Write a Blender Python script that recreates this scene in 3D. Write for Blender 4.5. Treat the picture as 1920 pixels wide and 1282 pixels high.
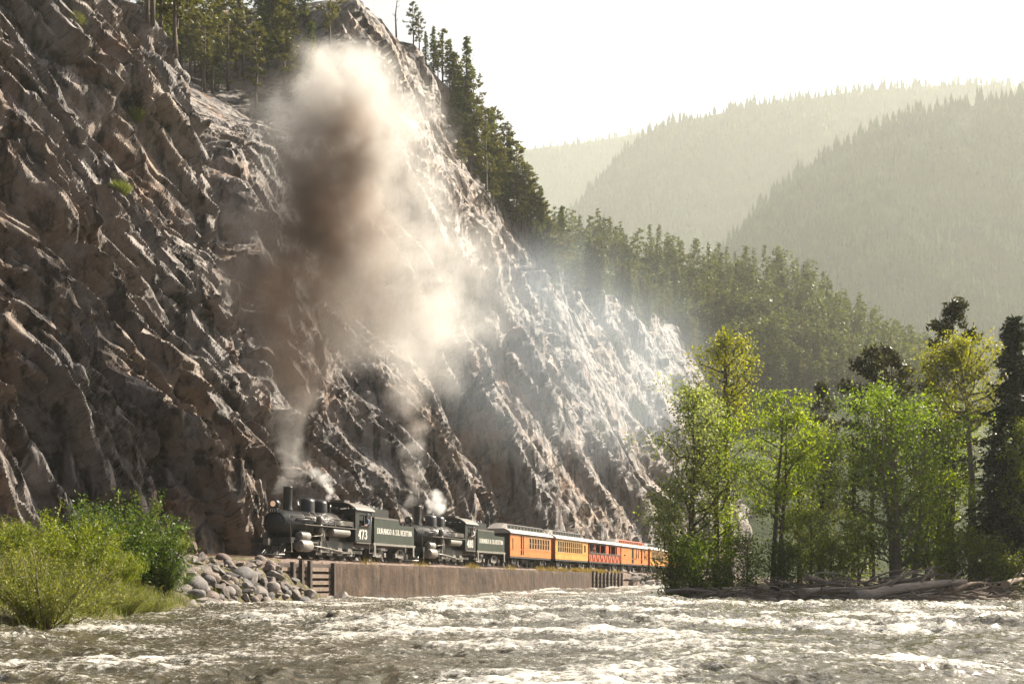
import bpy, bmesh, math, random
import numpy as np
from mathutils import Vector, Matrix

# ------------------------------------------------------------------ scene, camera, world, sun
for _o in list(bpy.data.objects):
    bpy.data.objects.remove(_o)
SC = bpy.context.scene
COL = SC.collection
R = math.radians
F = 2200.0                      # focal length in photo pixels (1920 wide)
CAMZ = 1.0                      # eye height above the near water

cam_d = bpy.data.cameras.new('camera')
cam = bpy.data.objects.new('camera', cam_d)
COL.objects.link(cam)
cam.location = (0, 0, CAMZ)
cam.rotation_euler = (R(90), 0, 0)
cam_d.sensor_width = 36.0
cam_d.lens = 36.0 * F / 1920.0
cam_d.shift_y = (1096 - 641) / 1920.0
cam_d.clip_start = 0.5
cam_d.clip_end = 9000
SC.camera = cam

SUN_DIR = Vector((0.645, 0.40, 0.65)).normalized()      # towards the sun
SUN_EL = math.asin(SUN_DIR.z)
SUN_AZ = math.atan2(SUN_DIR.x, SUN_DIR.y)
world = bpy.data.worlds.new('World')
SC.world = world
world.use_nodes = True
wn = world.node_tree.nodes
wl = world.node_tree.links
sky = wn.new('ShaderNodeTexSky')
sky.sky_type = 'NISHITA'
sky.sun_disc = False
sky.sun_elevation = SUN_EL
sky.sun_rotation = SUN_AZ
sky.altitude = 200
sky.air_density = 0.5
sky.dust_density = 6.0
sky.ozone_density = 1.0
wn['Background'].inputs['Strength'].default_value = 0.05
wl.new(sky.outputs[0], wn['Background'].inputs['Color'])

sun_d = bpy.data.lights.new('sun', 'SUN')
sun_d.energy = 5.0
sun_d.angle = R(0.5)
sun_d.color = (1.0, 0.90, 0.74)
sun = bpy.data.objects.new('sun', sun_d)
COL.objects.link(sun)
sun.rotation_euler = SUN_DIR.to_track_quat('Z', 'Y').to_euler()

vs = SC.view_settings
vs.view_transform = 'Standard'
vs.look = 'None'
vs.gamma = 1.0
vs.use_curve_mapping = False
vs.exposure = 1.88
SC.render.engine = 'CYCLES'
cy = SC.cycles
cy.use_denoising = True
cy.use_adaptive_sampling = True
cy.adaptive_threshold = 0.02
cy.max_bounces = 6
cy.diffuse_bounces = 2
cy.glossy_bounces = 2
cy.transmission_bounces = 4
cy.transparent_max_bounces = 12
cy.volume_bounces = 2
cy.volume_max_steps = 160
cy.volume_step_rate = 0.6
cy.sample_clamp_indirect = 6.0
cy.caustics_reflective = False
cy.caustics_refractive = False

HAZE_DENSITY = 0.000155

# ------------------------------------------------------------------ track frame
TH = math.atan(808.0 / F)
TX, TY = math.sin(TH), math.cos(TH)          # along the track, away from the camera
NX, NY = -TY, TX                             # across the track, towards the cliff
D_TRACK = 34.3
RAIL = CAMZ + 1.5
def W(s, d, z=0.0):
    return Vector((NX * d + TX * s, NY * d + TY * s, z))
def s_at(px, d):
    """distance along the track of the point at cross distance d seen at photo column px"""
    Z = d * F / TY / (1768.0 - px)
    return (Z - NY * d) / TY
TRACK_ROT = math.atan2(TY, TX)
def water_level(s):
    return 0.0 + 0.0115 * np.clip(np.asarray(s, float) - 62.0, 0, 75)

# ------------------------------------------------------------------ numpy noise
def _hash(ix, iy, iz, seed):
    h = (ix.astype(np.int64) * 374761393 + iy.astype(np.int64) * 668265263 + iz.astype(np.int64) * 2147483647 + seed * 1274126177) & 0xFFFFFFFF
    h = ((h ^ (h >> 13)) * 1274126177) & 0xFFFFFFFF
    h = ((h ^ (h >> 16)) * 2246822519) & 0xFFFFFFFF
    return (h ^ (h >> 15)) & 0xFFFFFFFF
def rnd(ix, iy, iz, seed):
    return _hash(ix, iy, iz, seed) / 4294967295.0
def perlin(x, y, z=None, seed=0):
    x = np.asarray(x, float); y = np.asarray(y, float)
    z = np.zeros_like(x) if z is None else np.asarray(z, float)
    ix, iy, iz = np.floor(x), np.floor(y), np.floor(z)
    fx, fy, fz = x - ix, y - iy, z - iz
    u, v, w = [f * f * f * (f * (f * 6 - 15) + 10) for f in (fx, fy, fz)]
    out = 0
    for dx in (0, 1):
        for dy in (0, 1):
            for dz in (0, 1):
                h = _hash(ix + dx, iy + dy, iz + dz, seed)
                a = (h & 1023) / 1023.0 * 2 * np.pi
                b = ((h >> 10) & 1023) / 1023.0 * 2 - 1
                c = np.sqrt(1 - b * b)
                g = c * np.cos(a) * (fx - dx) + c * np.sin(a) * (fy - dy) + b * (fz - dz)
                out = out + g * (u if dx else 1 - u) * (v if dy else 1 - v) * (w if dz else 1 - w)
    return out * 1.6
def fbm(x, y, z=None, oct=4, seed=0, gain=0.5):
    t, a, f = 0, 1.0, 1.0
    for i in range(oct):
        t = t + a * perlin(np.asarray(x) * f, np.asarray(y) * f, None if z is None else np.asarray(z) * f, seed + i * 17)
        a *= gain; f *= 2.03
    return t
def ridged(x, y, z=None, oct=4, seed=0):
    t, a, f = 0, 1.0, 1.0
    for i in range(oct):
        t = t + a * (1 - 2 * np.abs(perlin(np.asarray(x) * f, np.asarray(y) * f, None if z is None else np.asarray(z) * f, seed + i * 31)))
        a *= 0.5; f *= 2.1
    return t
def facet(u, v, seed=0, grad=0.8):
    """piecewise tilted planes on jittered cells; returns value, distance to the cell border"""
    iu, iv = np.floor(u), np.floor(v)
    b1 = np.full(u.shape, 9.0); b2 = np.full(u.shape, 9.0); val = np.zeros(u.shape)
    zz = np.zeros_like(u)
    for dx in (-1, 0, 1):
        for dy in (-1, 0, 1):
            cx, cyy = iu + dx, iv + dy
            px = cx + rnd(cx, cyy, zz, seed)
            py = cyy + rnd(cx, cyy, zz, seed + 1)
            du, dv = u - px, v - py
            dd = du * du + dv * dv
            f = (rnd(cx, cyy, zz, seed + 2) - .5) + grad * 2 * ((rnd(cx, cyy, zz, seed + 3) - .5) * du + (rnd(cx, cyy, zz, seed + 4) - .5) * dv)
            near = dd < b1
            b2 = np.where(near, b1, np.minimum(b2, dd))
            val = np.where(near, f, val)
            b1 = np.where(near, dd, b1)
    return val, np.sqrt(b2) - np.sqrt(b1)
def sstep(a, b, x):
    t = np.clip((np.asarray(x, float) - a) / (b - a), 0, 1)
    return t * t * (3 - 2 * t)

# ------------------------------------------------------------------ mesh helpers
def np_mesh(name, V, Fq, mat=None, smooth=False, attrs=None):
    """mesh from an array of vertices and an array of faces (all tris or all quads)"""
    V = np.asarray(V, np.float32); Fq = np.asarray(Fq, np.int32)
    me = bpy.data.meshes.new(name)
    k = Fq.shape[1]
    me.vertices.add(len(V)); me.vertices.foreach_set('co', V.ravel())
    me.loops.add(Fq.size); me.loops.foreach_set('vertex_index', Fq.ravel())
    me.polygons.add(len(Fq)); me.polygons.foreach_set('loop_start', np.arange(0, Fq.size, k, dtype=np.int32))
    me.polygons.foreach_set('use_smooth', np.full(len(Fq), bool(smooth)))
    me.update(calc_edges=True)
    for an, av in (attrs or {}).items():
        a = me.attributes.new(an, 'FLOAT', 'POINT'); a.data.foreach_set('value', np.asarray(av, np.float32).ravel())
    if mat: me.materials.append(mat)
    return me
def grid_faces(nr, nc, flip=False):
    i = np.arange(nr - 1)[:, None] * nc + np.arange(nc - 1)[None, :]
    i = i.ravel()
    q = np.stack([i, i + 1, i + nc + 1, i + nc], 1)
    return q[:, ::-1] if flip else q
def link(name, data, parent=None, loc=None, rot=None):
    o = bpy.data.objects.new(name, data)
    COL.objects.link(o)
    if parent is not None: o.parent = parent
    if loc is not None: o.location = loc
    if rot is not None: o.rotation_euler = rot
    return o
def tag(o, label=None, cat=None, group=None, kind=None):
    if label: o['label'] = label
    if cat: o['category'] = cat
    if group: o['group'] = group
    if kind: o['kind'] = kind
    return o
def empty(name, loc=(0, 0, 0), rz=0.0, label=None, cat=None, group=None):
    o = link(name, None, None, loc, (0, 0, rz))
    o.empty_display_size = 0.2
    return tag(o, label, cat, group)

class MB:
    """collects simple solids; build() links them as ONE mesh object"""
    def __init__(self):
        self.v, self.f, self.sm = [], [], []
    def add(self, verts, faces, smooth=False):
        n = len(self.v)
        self.v += [tuple(p) for p in verts]
        self.f += [tuple(i + n for i in f) for f in faces]
        self.sm += [smooth] * len(faces)
        return self
    def box(self, x0, x1, y0, y1, z0, z1):
        v = [(x0, y0, z0), (x1, y0, z0), (x1, y1, z0), (x0, y1, z0), (x0, y0, z1), (x1, y0, z1), (x1, y1, z1), (x0, y1, z1)]
        return self.add(v, [(0, 3, 2, 1), (4, 5, 6, 7), (0, 1, 5, 4), (1, 2, 6, 5), (2, 3, 7, 6), (3, 0, 4, 7)])
    def rings(self, rings, cap0=True, cap1=True, smooth=True, closed=True):
        n = len(rings[0]); base = len(self.v)
        for r in rings: self.v += [tuple(p) for p in r]
        for i in range(len(rings) - 1):
            for j in range(n if closed else n - 1):
                k = (j + 1) % n
                self.f.append((base + i * n + j, base + i * n + k, base + (i + 1) * n + k, base + (i + 1) * n + j)); self.sm.append(smooth)
        if cap0: self.f.append(tuple(base + j for j in range(n))[::-1]); self.sm.append(False)
        if cap1: self.f.append(tuple(base + (len(rings) - 1) * n + j for j in range(n))); self.sm.append(False)
        return self
    def lathe(self, prof, axis='z', c=(0, 0, 0), n=20, smooth=True):
        """prof: list of (radius, position along axis)"""
        rs = []
        for r, p in prof:
            ring = []
            for j in range(n):
                a = 2 * math.pi * j / n
                ca, sa = math.cos(a) * max(r, 1e-4), math.sin(a) * max(r, 1e-4)
                q = {'z': (ca, sa, p), 'x': (p, ca, sa), 'y': (sa, p, ca)}[axis]
                ring.append((q[0] + c[0], q[1] + c[1], q[2] + c[2]))
            rs.append(ring)
        return self.rings(rs, smooth=smooth)
    def cyl(self, r, p0, p1, axis='z', c=(0, 0, 0), n=18):
        return self.lathe([(r, p0), (r, p1)], axis, c, n)
    def tube(self, pts, r, n=6, smooth=True):
        pts = [Vector(p) for p in pts]
        rr = r if isinstance(r, (list, tuple)) else [r] * len(pts)
        rs = []
        for i, p in enumerate(pts):
            t = (pts[min(i + 1, len(pts) - 1)] - pts[max(i - 1, 0)])
            t = t.normalized() if t.length > 1e-9 else Vector((0, 0, 1))
            a = Vector((0, 0, 1)) if abs(t.z) < .9 else Vector((1, 0, 0))
            e1 = t.cross(a).normalized(); e2 = t.cross(e1)
            rs.append([p + (e1 * math.cos(2 * math.pi * j / n) + e2 * math.sin(2 * math.pi * j / n)) * rr[i] for j in range(n)])
        return self.rings(rs, smooth=smooth)
    def prism(self, poly, y0, y1, axis='y'):
        """poly in (x,z) extruded along y (axis 'y') or (y,z) along x"""
        n = len(poly)
        if axis == 'y':
            v = [(a, y0, b) for a, b in poly] + [(a, y1, b) for a, b in poly]
        else:
            v = [(y0, a, b) for a, b in poly] + [(y1, a, b) for a, b in poly]
        f = [tuple(range(n)), tuple(range(2 * n - 1, n - 1, -1))]
        f += [(j, n + j, n + (j + 1) % n, (j + 1) % n) for j in range(n)]
        return self.add(v, f)
    def mesh(self, name, mat):
        me = bpy.data.meshes.new(name)
        me.from_pydata(self.v, [], self.f)
        me.polygons.foreach_set('use_smooth', self.sm)
        bm = bmesh.new(); bm.from_mesh(me)
        bmesh.ops.recalc_face_normals(bm, faces=bm.faces)
        bm.to_mesh(me); bm.free()
        if mat: me.materials.append(mat)
        return me
    def build(self, name, mat, parent=None, loc=None, rot=None):
        return link(name, self.mesh(name, mat), parent, loc, rot)

# ------------------------------------------------------------------ material helpers
class NT:
    def __init__(self, name):
        self.m = bpy.data.materials.new(name)
        self.m.use_nodes = True
        self.n, self.l = self.m.node_tree.nodes, self.m.node_tree.links
        self.b = self.n['Principled BSDF']
        self.out = self.n['Material Output']
    def node(self, t, **kw):
        nd = self.n.new(t)
        for k, v in kw.items():
            if isinstance(k, str) and hasattr(nd, k): setattr(nd, k, v)
        return nd
    def set(self, nd, **kw):
        for k, v in kw.items():
            k = k.replace('_', ' ')
            s = nd.inputs[k]
            if hasattr(v, 'is_linked') or isinstance(v, bpy.types.NodeSocket): self.l.new(v, s)
            else: s.default_value = v
        return nd
    def coords(self, scale=(1, 1, 1), rot=(0, 0, 0), which='Object', loc=(0, 0, 0)):
        tc = self.n.new('ShaderNodeTexCoord')
        mp = self.n.new('ShaderNodeMapping')
        mp.inputs['Scale'].default_value = scale
        mp.inputs['Rotation'].default_value = rot
        mp.inputs['Location'].default_value = loc
        self.l.new(tc.outputs[which], mp.inputs['Vector'])
        return mp.outputs[0]
    def noise(self, vec, scale, detail=4, rough=.55, dist=0.0):
        nd = self.n.new('ShaderNodeTexNoise')
        self.l.new(vec, nd.inputs['Vector'])
        nd.inputs['Scale'].default_value = scale
        nd.inputs['Detail'].default_value = detail
        nd.inputs['Roughness'].default_value = rough
        nd.inputs['Distortion'].default_value = dist
        return nd.outputs['Fac']
    def ramp(self, fac, stops, interp='LINEAR'):
        nd = self.n.new('ShaderNodeValToRGB')
        nd.color_ramp.interpolation = interp
        e = nd.color_ramp.elements
        while len(e) > len(stops): e.remove(e[-1])
        while len(e) < len(stops): e.new(0.5)
        for i, (p, c) in enumerate(stops):
            e[i].position = p
            e[i].color = (c, c, c, 1) if not isinstance(c, (tuple, list)) else (*c[:3], 1)
        self.l.new(fac, nd.inputs['Fac'])
        return nd.outputs['Color']
    def mix(self, fac, a, b, mode='MIX'):
        nd = self.n.new('ShaderNodeMix')
        nd.data_type = 'RGBA'; nd.blend_type = mode
        for s, v in ((nd.inputs[0], fac), (nd.inputs[6], a), (nd.inputs[7], b)):
            if isinstance(v, bpy.types.NodeSocket): self.l.new(v, s)
            elif isinstance(v, (tuple, list)): s.default_value = (*v[:3], 1)
            else: s.default_value = v
        return nd.outputs[2]
    def math(self, op, a, b=0.0, clamp=False):
        nd = self.n.new('ShaderNodeMath'); nd.operation = op; nd.use_clamp = clamp
        for s, v in ((nd.inputs[0], a), (nd.inputs[1], b)):
            if isinstance(v, bpy.types.NodeSocket): self.l.new(v, s)
            else: s.default_value = v
        return nd.outputs[0]
    def attr(self, name):
        nd = self.n.new('ShaderNodeAttribute'); nd.attribute_name = name
        return nd.outputs['Fac']
    def bump(self, h, strength=.5, dist=.1, normal=None):
        nd = self.n.new('ShaderNodeBump')
        nd.inputs['Strength'].default_value = strength
        nd.inputs['Distance'].default_value = dist
        self.l.new(h, nd.inputs['Height'])
        if normal is not None: self.l.new(normal, nd.inputs['Normal'])
        return nd.outputs[0]
    def base(self, color=None, rough=None, metal=None, normal=None, spec=None):
        for k, v in (('Base Color', color), ('Roughness', rough), ('Metallic', metal), ('Normal', normal), ('Specular IOR Level', spec)):
            if v is None: continue
            s = self.b.inputs[k]
            if isinstance(v, bpy.types.NodeSocket): self.l.new(v, s)
            elif isinstance(v, (tuple, list)): s.default_value = (*v[:3], 1)
            else: s.default_value = v
        return self.m
def paint(name, col, rough=.5, metal=0.0, wear=.25, scale=3.0, bump=0.0, spec=.5):
    """plain coat with uneven dirt"""
    t = NT(name)
    v = t.coords()
    f = t.noise(v, scale, 5, .6)
    dark = tuple(c * (1 - wear) for c in col); lite = tuple(min(1, c * (1 + wear * .7)) for c in col)
    c = t.ramp(f, [(.3, dark), (.55, col), (.75, lite)])
    t.base(c, rough, metal, t.bump(t.noise(v, scale * 8, 3), bump, .02) if bump else None, spec)
    return t.m
# ------------------------------------------------------------------ materials of the setting
def mat_rock():
    t = NT('cliff_rock')
    v = t.coords()
    vs_ = t.coords((1, 1, .38), (0.35, 0.25, 0))          # stretched down the slope
    big = t.noise(vs_, .09, 5, .6, .4)
    mid = t.noise(vs_, .55, 6, .65, .3)
    fine = t.noise(v, 4.0, 6, .7)
    c = t.ramp(big, [(.32, (.108, .104, .107)), (.46, (.165, .145, .134)), (.57, (.20, .158, .128)), (.70, (.165, .11, .075))])
    c = t.mix(t.ramp(mid, [(.42, .0), (.66, .8)]), c, (.225, .21, .202))
    c = t.mix(t.ramp(t.noise(vs_, .8, 5, .6, .8), [(.51, 0), (.63, .85)]), c, (.032, .029, .028))
    c = t.mix(t.ramp(t.noise(v, .22, 4, .6), [(.56, 0), (.72, .6)]), c, (.19, .092, .045))
    vv = t.coords((1, 1, .07))
    c = t.mix(t.ramp(t.noise(vv, .9, 5, .6, .3), [(.55, 0), (.64, .85)]), c, (.026, .023, .022))
    c = t.mix(.45, c, t.ramp(fine, [(.25, (.3, .3, .3)), (.75, (1.1, 1.1, 1.1))]), 'MULTIPLY')
    def planes(vec, scale):                                # crisp tilted facets
        vo = t.n.new('ShaderNodeTexVoronoi'); vo.inputs['Scale'].default_value = scale
        t.l.new(vec, vo.inputs['Vector'])
        s1 = t.n.new('ShaderNodeVectorMath'); s1.operation = 'SUBTRACT'; t.l.new(vec, s1.inputs[0]); t.l.new(vo.outputs['Position'], s1.inputs[1])
        s2 = t.n.new('ShaderNodeVectorMath'); s2.operation = 'SUBTRACT'; t.l.new(vo.outputs['Color'], s2.inputs[0]); s2.inputs[1].default_value = (.5, .5, .5)
        dt = t.n.new('ShaderNodeVectorMath'); dt.operation = 'DOT_PRODUCT'; t.l.new(s1.outputs[0], dt.inputs[0]); t.l.new(s2.outputs[0], dt.inputs[1])
        return dt.outputs['Value']
    vf = t.coords((1, 1, .6), (0.35, 0.25, 0))
    h = t.math('ADD', t.math('MULTIPLY', planes(vf, .75), 1.7), t.math('MULTIPLY', planes(vf, 2.1), 1.5))
    h = t.math('ADD', h, t.math('MULTIPLY', t.noise(v, 5.0, 6, .75), .12))
    n = t.bump(h, .62, 1.0)
    t.base(c, .68, None, n, .16)
    return t.m
def mat_forest_floor():
    t = NT('forest_floor')
    v = t.coords()
    c = t.ramp(t.noise(v, .03, 5, .65), [(.35, (.028, .042, .013)), (.62, (.045, .056, .019)), (.76, (.085, .08, .038)), (.88, (.20, .17, .11))])
    t.base(c, .95, None, t.bump(t.noise(v, .4, 6, .7), .7, 1.0), .1)
    return t.m
def mat_water():
    t = NT('river_water')
    v = t.coords()
    foam = t.attr('foam')
    sp = t.noise(v, 9.0, 7, .8)
    f = t.math('ADD', foam, t.math('MULTIPLY', t.math('SUBTRACT', sp, .5), 3.2))
    fm = t.ramp(f, [(.46, 0), (1.15, 1)])
    silt = t.ramp(t.noise(v, .35, 4, .6), [(.3, (.034, .030, .017)), (.7, (.064, .056, .035))])
    c = t.mix(fm, silt, (.44, .425, .39))
    rg = t.ramp(fm, [(0, .06), (1, .55)])
    b1 = t.bump(t.noise(v, 2.6, 4, .6, .6), .5, .12)
    b2 = t.bump(t.noise(v, 10.0, 4, .6, .3), .45, .03, b1)
    t.base(c, rg, 0.0, b2, .5)
    t.b.inputs['IOR'].default_value = 1.33
    return t.m
def mat_ground(name, stops, scale=2.0, bump=.6, bd=.05):
    t = NT(name)
    v = t.coords()
    vo = t.n.new('ShaderNodeTexVoronoi'); vo.inputs['Scale'].default_value = scale * 5
    t.l.new(v, vo.inputs['Vector'])
    f = t.math('ADD', t.math('MULTIPLY', t.noise(v, scale, 6, .7), .6), t.math('MULTIPLY', vo.outputs['Color'], .4))
    c = t.ramp(f, stops)
    h = t.math('ADD', vo.outputs['Distance'], t.noise(v, scale * 6, 4, .7))
    t.base(c, .95, None, t.bump(h, bump, bd), .15)
    return t.m
M_ROCK = mat_rock()
M_FLOOR = mat_forest_floor()
M_WATER = mat_water()
M_BALLAST = mat_ground('ballast', [(.25, (.07, .052, .044)), (.5, (.17, .128, .108)), (.75, (.27, .22, .19))], 3.0)
M_BANK = mat_ground('bank_soil', [(.25, (.035, .032, .018)), (.5, (.075, .066, .036)), (.75, (.14, .12, .075))], 1.6)

# ------------------------------------------------------------------ ground sheet
me = MB().add([(-2000, -100, -1.6), (2400, -100, -1.6), (2400, 3000, -1.6), (-2000, 3000, -1.6)], [(0, 1, 2, 3)]).mesh('ground', M_BANK)
tag(link('ground', me), 'flat valley floor of sand and gravel under the river', None, None, 'structure')

# ------------------------------------------------------------------ the cliff
S_K = [-20, 40, 60, 72, 85, 118, 135, 150, 165, 172, 184, 192, 208, 235, 283, 337, 420]
H_K = [95, 80, 52, 42, 37, 45, 72, 82, 78, 73, 62, 55, 52, 57, 68, 68, 66]
def crest_h(s): return np.interp(s, S_K, H_K)
def cliff_profile(s, v):
    H = crest_h(s)
    sl2 = 0.13 + 0.42 * sstep(72, 84, s) * (1 - sstep(116, 134, s))
    low = np.minimum(v, H); up = np.maximum(v - H, 0)
    lean = 2.1
    h = low + up * sl2
    b = low / lean + up * np.sqrt(1 - sl2 ** 2)
    return b, h
def cliff_disp(s, v):
    """outward displacement (towards the river)"""
    w = v
    lean = np.interp(s, [20, 60, 85, 300], [-.95, -.85, -.50, -.42])
    a = s - lean * w                                      # constant along a rib
    a = a + .8 * fbm(s / 19, w / 25, None, 2, 5)
    D = np.zeros_like(s); E = np.zeros_like(s)
    fine = 1 - .75 * sstep(105, 185, s)
    # large ribs and gullies
    far = sstep(70, 110, s)
    rb = ridged(a / 26.0, w / 130.0, None, 2, 11)
    D += (1.0 + 2.4 * far) * rb
    r2 = 1 - 2 * np.abs(perlin(a / 9.5 + .5 * perlin(s / 12, w / 12, None, 15), w / 60.0, None, 13))
    D += (.8 + 1.5 * far) * r2 * (.5 + .9 * sstep(-.3, .5, perlin(s / 25, w / 25, None, 14)))
    D += 1.8 * fbm(s / 20, w / 18, None, 2, 23)
    # buttress beside the locomotive, the shaded notch behind it
    e = s - (64.5 + .42 * w)
    e = e + 1.3 * fbm(w / 6, s / 9, None, 3, 91)
    D += 2.2 * (1 - sstep(-1.5, 1.2, e))
    D -= 3.2 * sstep(-1, 1, e) * (1 - sstep(6.0, 9.0, e))
    # lower apron near the left, overhang above it
    ap = w + .30 * (s - 45) + 1.5 * fbm(s / 7, w / 7, None, 2, 77)
    D += 1.6 * (1 - sstep(9, 12, ap)) * (1 - sstep(58, 70, s))
    D += 2.0 * sstep(20, 21.5, ap) * (1 - sstep(30, 38, ap)) * (1 - sstep(52, 66, s))
    # overlapping slabs: shaded undersides, lit upper faces; straight edged, broken by cross joints
    for L, amp, sd, ew in ((15.0, 1.3, 541, .05), (7.0, 1.15, 501, .06), (3.2, .85, 511, .10), (1.4, .42, 521, .2), (.66, .16, 531, .35)):
        jt = w / (L * 1.5) + .40 * a / L + .8 * perlin(s / (L * 1.3), w / (L * 1.3), None, sd + 9)
        col = np.floor(jt)
        sh = rnd(col, np.zeros_like(col), np.zeros_like(col), sd + 1)
        q = a / L + sh * 1.7 + .45 * perlin(s / (L * 1.1), w / (L * 1.1), None, sd)
        cell = np.floor(q)
        k = rnd(cell, col, np.zeros_like(cell), sd + 3)
        tilt = rnd(cell, col, np.zeros_like(cell), sd + 4) - .5
        f = q - cell
        E += (1 - .68 * far) * (fine if L < 4 else 1) * (amp * (.15 + 1.1 * k) * (sstep(0, ew, f) * (1 - f) - .4) + amp * .6 * tilt * (jt - col - .5))
    # angular blocks
    for L, asp, amp, sd, g in ((6.5, 2.2, 1.6, 101, 1.0), (2.7, 2.0, .8, 131, 1.2), (1.15, 1.7, .34, 161, 1.3)):
        wp = .22 * perlin(s / L, w / L, None, sd + 50)
        val, ed = facet(a / L + wp, w / (L * asp * 1.0) - wp, sd, g)
        va2, ed2 = facet(a / L + wp, w / (L * asp * 3.2) - wp, sd + 40, g)
        val = val * (1 - far) + va2 * far; ed = ed * (1 - far) + ed2 * far
        E += (fine if L < 3 else 1) * (amp * val - amp * .28 * (1 - sstep(0, .06, ed)))
    # fade at the foot and beyond the crest
    H = crest_h(s)
    D *= .45 + .55 * sstep(0, 6, w)
    E *= .6 + .4 * sstep(0, 6, w)
    k = 1 - .8 * sstep(0, 8, v - H)
    return D * k, E * k
def build_cliff():
    NC, NR = 860, 505
    x = np.concatenate([np.linspace(-1100, -130, 60), np.linspace(-120, 1560, NC - 60)])
    s = np.clip((40.0 * F / TY / (1768 - x) - NY * 40.0) / TY, 8, 460)
    vis = (7.2 + .51 * s) * 1.32 + 6
    vmax = np.minimum(vis, crest_h(s) + 45)
    vmax = np.where(s > 150, crest_h(s) + 45, vmax)
    r = np.linspace(0, 1, NR)
    Sg = np.repeat(s[None, :], NR, 0); Vg = r[:, None] * vmax[None, :]
    b, h = cliff_profile(Sg, Vg)
    ds = np.gradient(s)[None, :] * .25; dv = (vmax / NR)[None, :] * .25
    Dl, E1 = cliff_disp(Sg + ds, Vg + dv)                  # two samples per point soften the grid's stair steps
    _, E2 = cliff_disp(Sg - ds, Vg - dv)
    De = .5 * (E1 + E2)
    up = sstep(0, 6, Vg - crest_h(Sg))
    d = np.maximum(42.3 + b - Dl * (0.9 - .8 * up), 40.4 + .05 * h)
    De = np.where(h < 6, np.minimum(De, 2.6), De)
    d = d - De * (0.9 - .8 * up)
    D = Dl + De
    z = RAIL - .45 + h + D * (.35 + .4 * up) * sstep(0, 4, Vg)
    P = np.stack([NX * d + TX * Sg, NY * d + TY * Sg, z], -1)
    return P, Sg, Vg
CL_P, CL_S, CL_V = build_cliff()
NRc, NCc = CL_S.shape
tag(link('cliff', np_mesh('cliff', CL_P.reshape(-1, 3), grid_faces(NRc, NCc), M_ROCK)),
    'steep broken rock cliff rising behind the train', None, None, 'structure')
def project(p):
    p = np.asarray(p, float)
    return 960 + F * p[..., 0] / p[..., 1], 1096 - F * (p[..., 2] - CAMZ) / p[..., 1]
def cliff_point(s, v):
    """surface point of the finished cliff"""
    j = int(np.argmin(np.abs(CL_S[0] - s)))
    i = int(np.argmin(np.abs(CL_V[:, j] - v)))
    return Vector(CL_P[i, j])

# ------------------------------------------------------------------ forested hills
def hill(name, px, py, Zr, Zf, seed, label, rough=1.0, nc=220, nr=70, foot=0.0):
    """front slope from a foot at depth Zf up to a crest at depth Zr with the given skyline, then down behind"""
    x = np.linspace(px[0], px[-1], nc)
    y = np.interp(x, px, py)
    k = np.ones(9) / 9
    y = np.convolve(np.pad(y, 4, 'edge'), k, 'valid')
    X = (x - 960) / F * Zr
    Hc = (1096 - y) / F * Zr
    r = np.concatenate([np.linspace(0, 1, nr), np.linspace(1.05, 1.5, 10)])
    Rg = np.repeat(r[:, None], nc, 1); Xg = np.repeat(X[None, :], len(r), 0)
    prof = np.where(Rg <= 1, Rg ** 1.15, 1 - (Rg - 1) * 1.3)
    sc = Zr / 20.0
    nz = fbm(Xg / (sc * 3), Rg * 3.0, None, 4, seed) * sc * .55 * rough + ridged(Xg / (sc * 2.2) + Rg * 2, Rg * 1.5, None, 3, seed + 5) * sc * .35 * rough
    edge = np.clip(1 - np.abs(Rg - 1) / .12, 0, 1)
    Z = foot + CAMZ + Hc[None, :] * prof + nz * (np.sin(np.clip(Rg, 0, 1) * np.pi) ** .7) * (1 - edge)
    Y = Zf + (Zr - Zf) * Rg
    Xw = Xg * (1 - .0 * Rg)
    P = np.stack([Xw, Y, Z], -1)
    o = link(name, np_mesh(name, P.reshape(-1, 3), grid_faces(len(r), nc), M_FLOOR, True))
    tag(o, label, None, None, 'structure')
    return P
P_SPUR = hill('hill', [700, 900, 1000, 1050, 1150, 1250, 1350, 1450, 1500, 1560, 1650, 1750, 1850, 2000],
              [420, 425, 432, 440, 468, 492, 512, 525, 545, 585, 640, 705, 780, 880], 400, 250, 3,
              'forested spur running down behind the cliff', .35)
P_RIGHT = hill('hill', [1180, 1300, 1380, 1450, 1560, 1650, 1750, 1920, 2250, 2500],
               [640, 535, 448, 368, 288, 243, 210, 185, 140, 120], 1300, 800, 13, 'wooded hill with rock outcrops on the right', 1.5)
P_MID = hill('hill', [850, 1000, 1090, 1150, 1220, 1400, 1600, 1750, 1850, 2000, 2400],
             [640, 480, 380, 300, 242, 202, 172, 160, 158, 168, 200], 1950, 1420, 23, 'hazy wooded mountain behind the nearer hill', 1.4)
P_FAR = hill('hill', [600, 800, 900, 990, 1100, 1215, 1400, 1700], [330, 305, 294, 280, 267, 247, 246, 260], 2620, 2150, 33,
             'palest and most distant mountain in the haze', .5)

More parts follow.
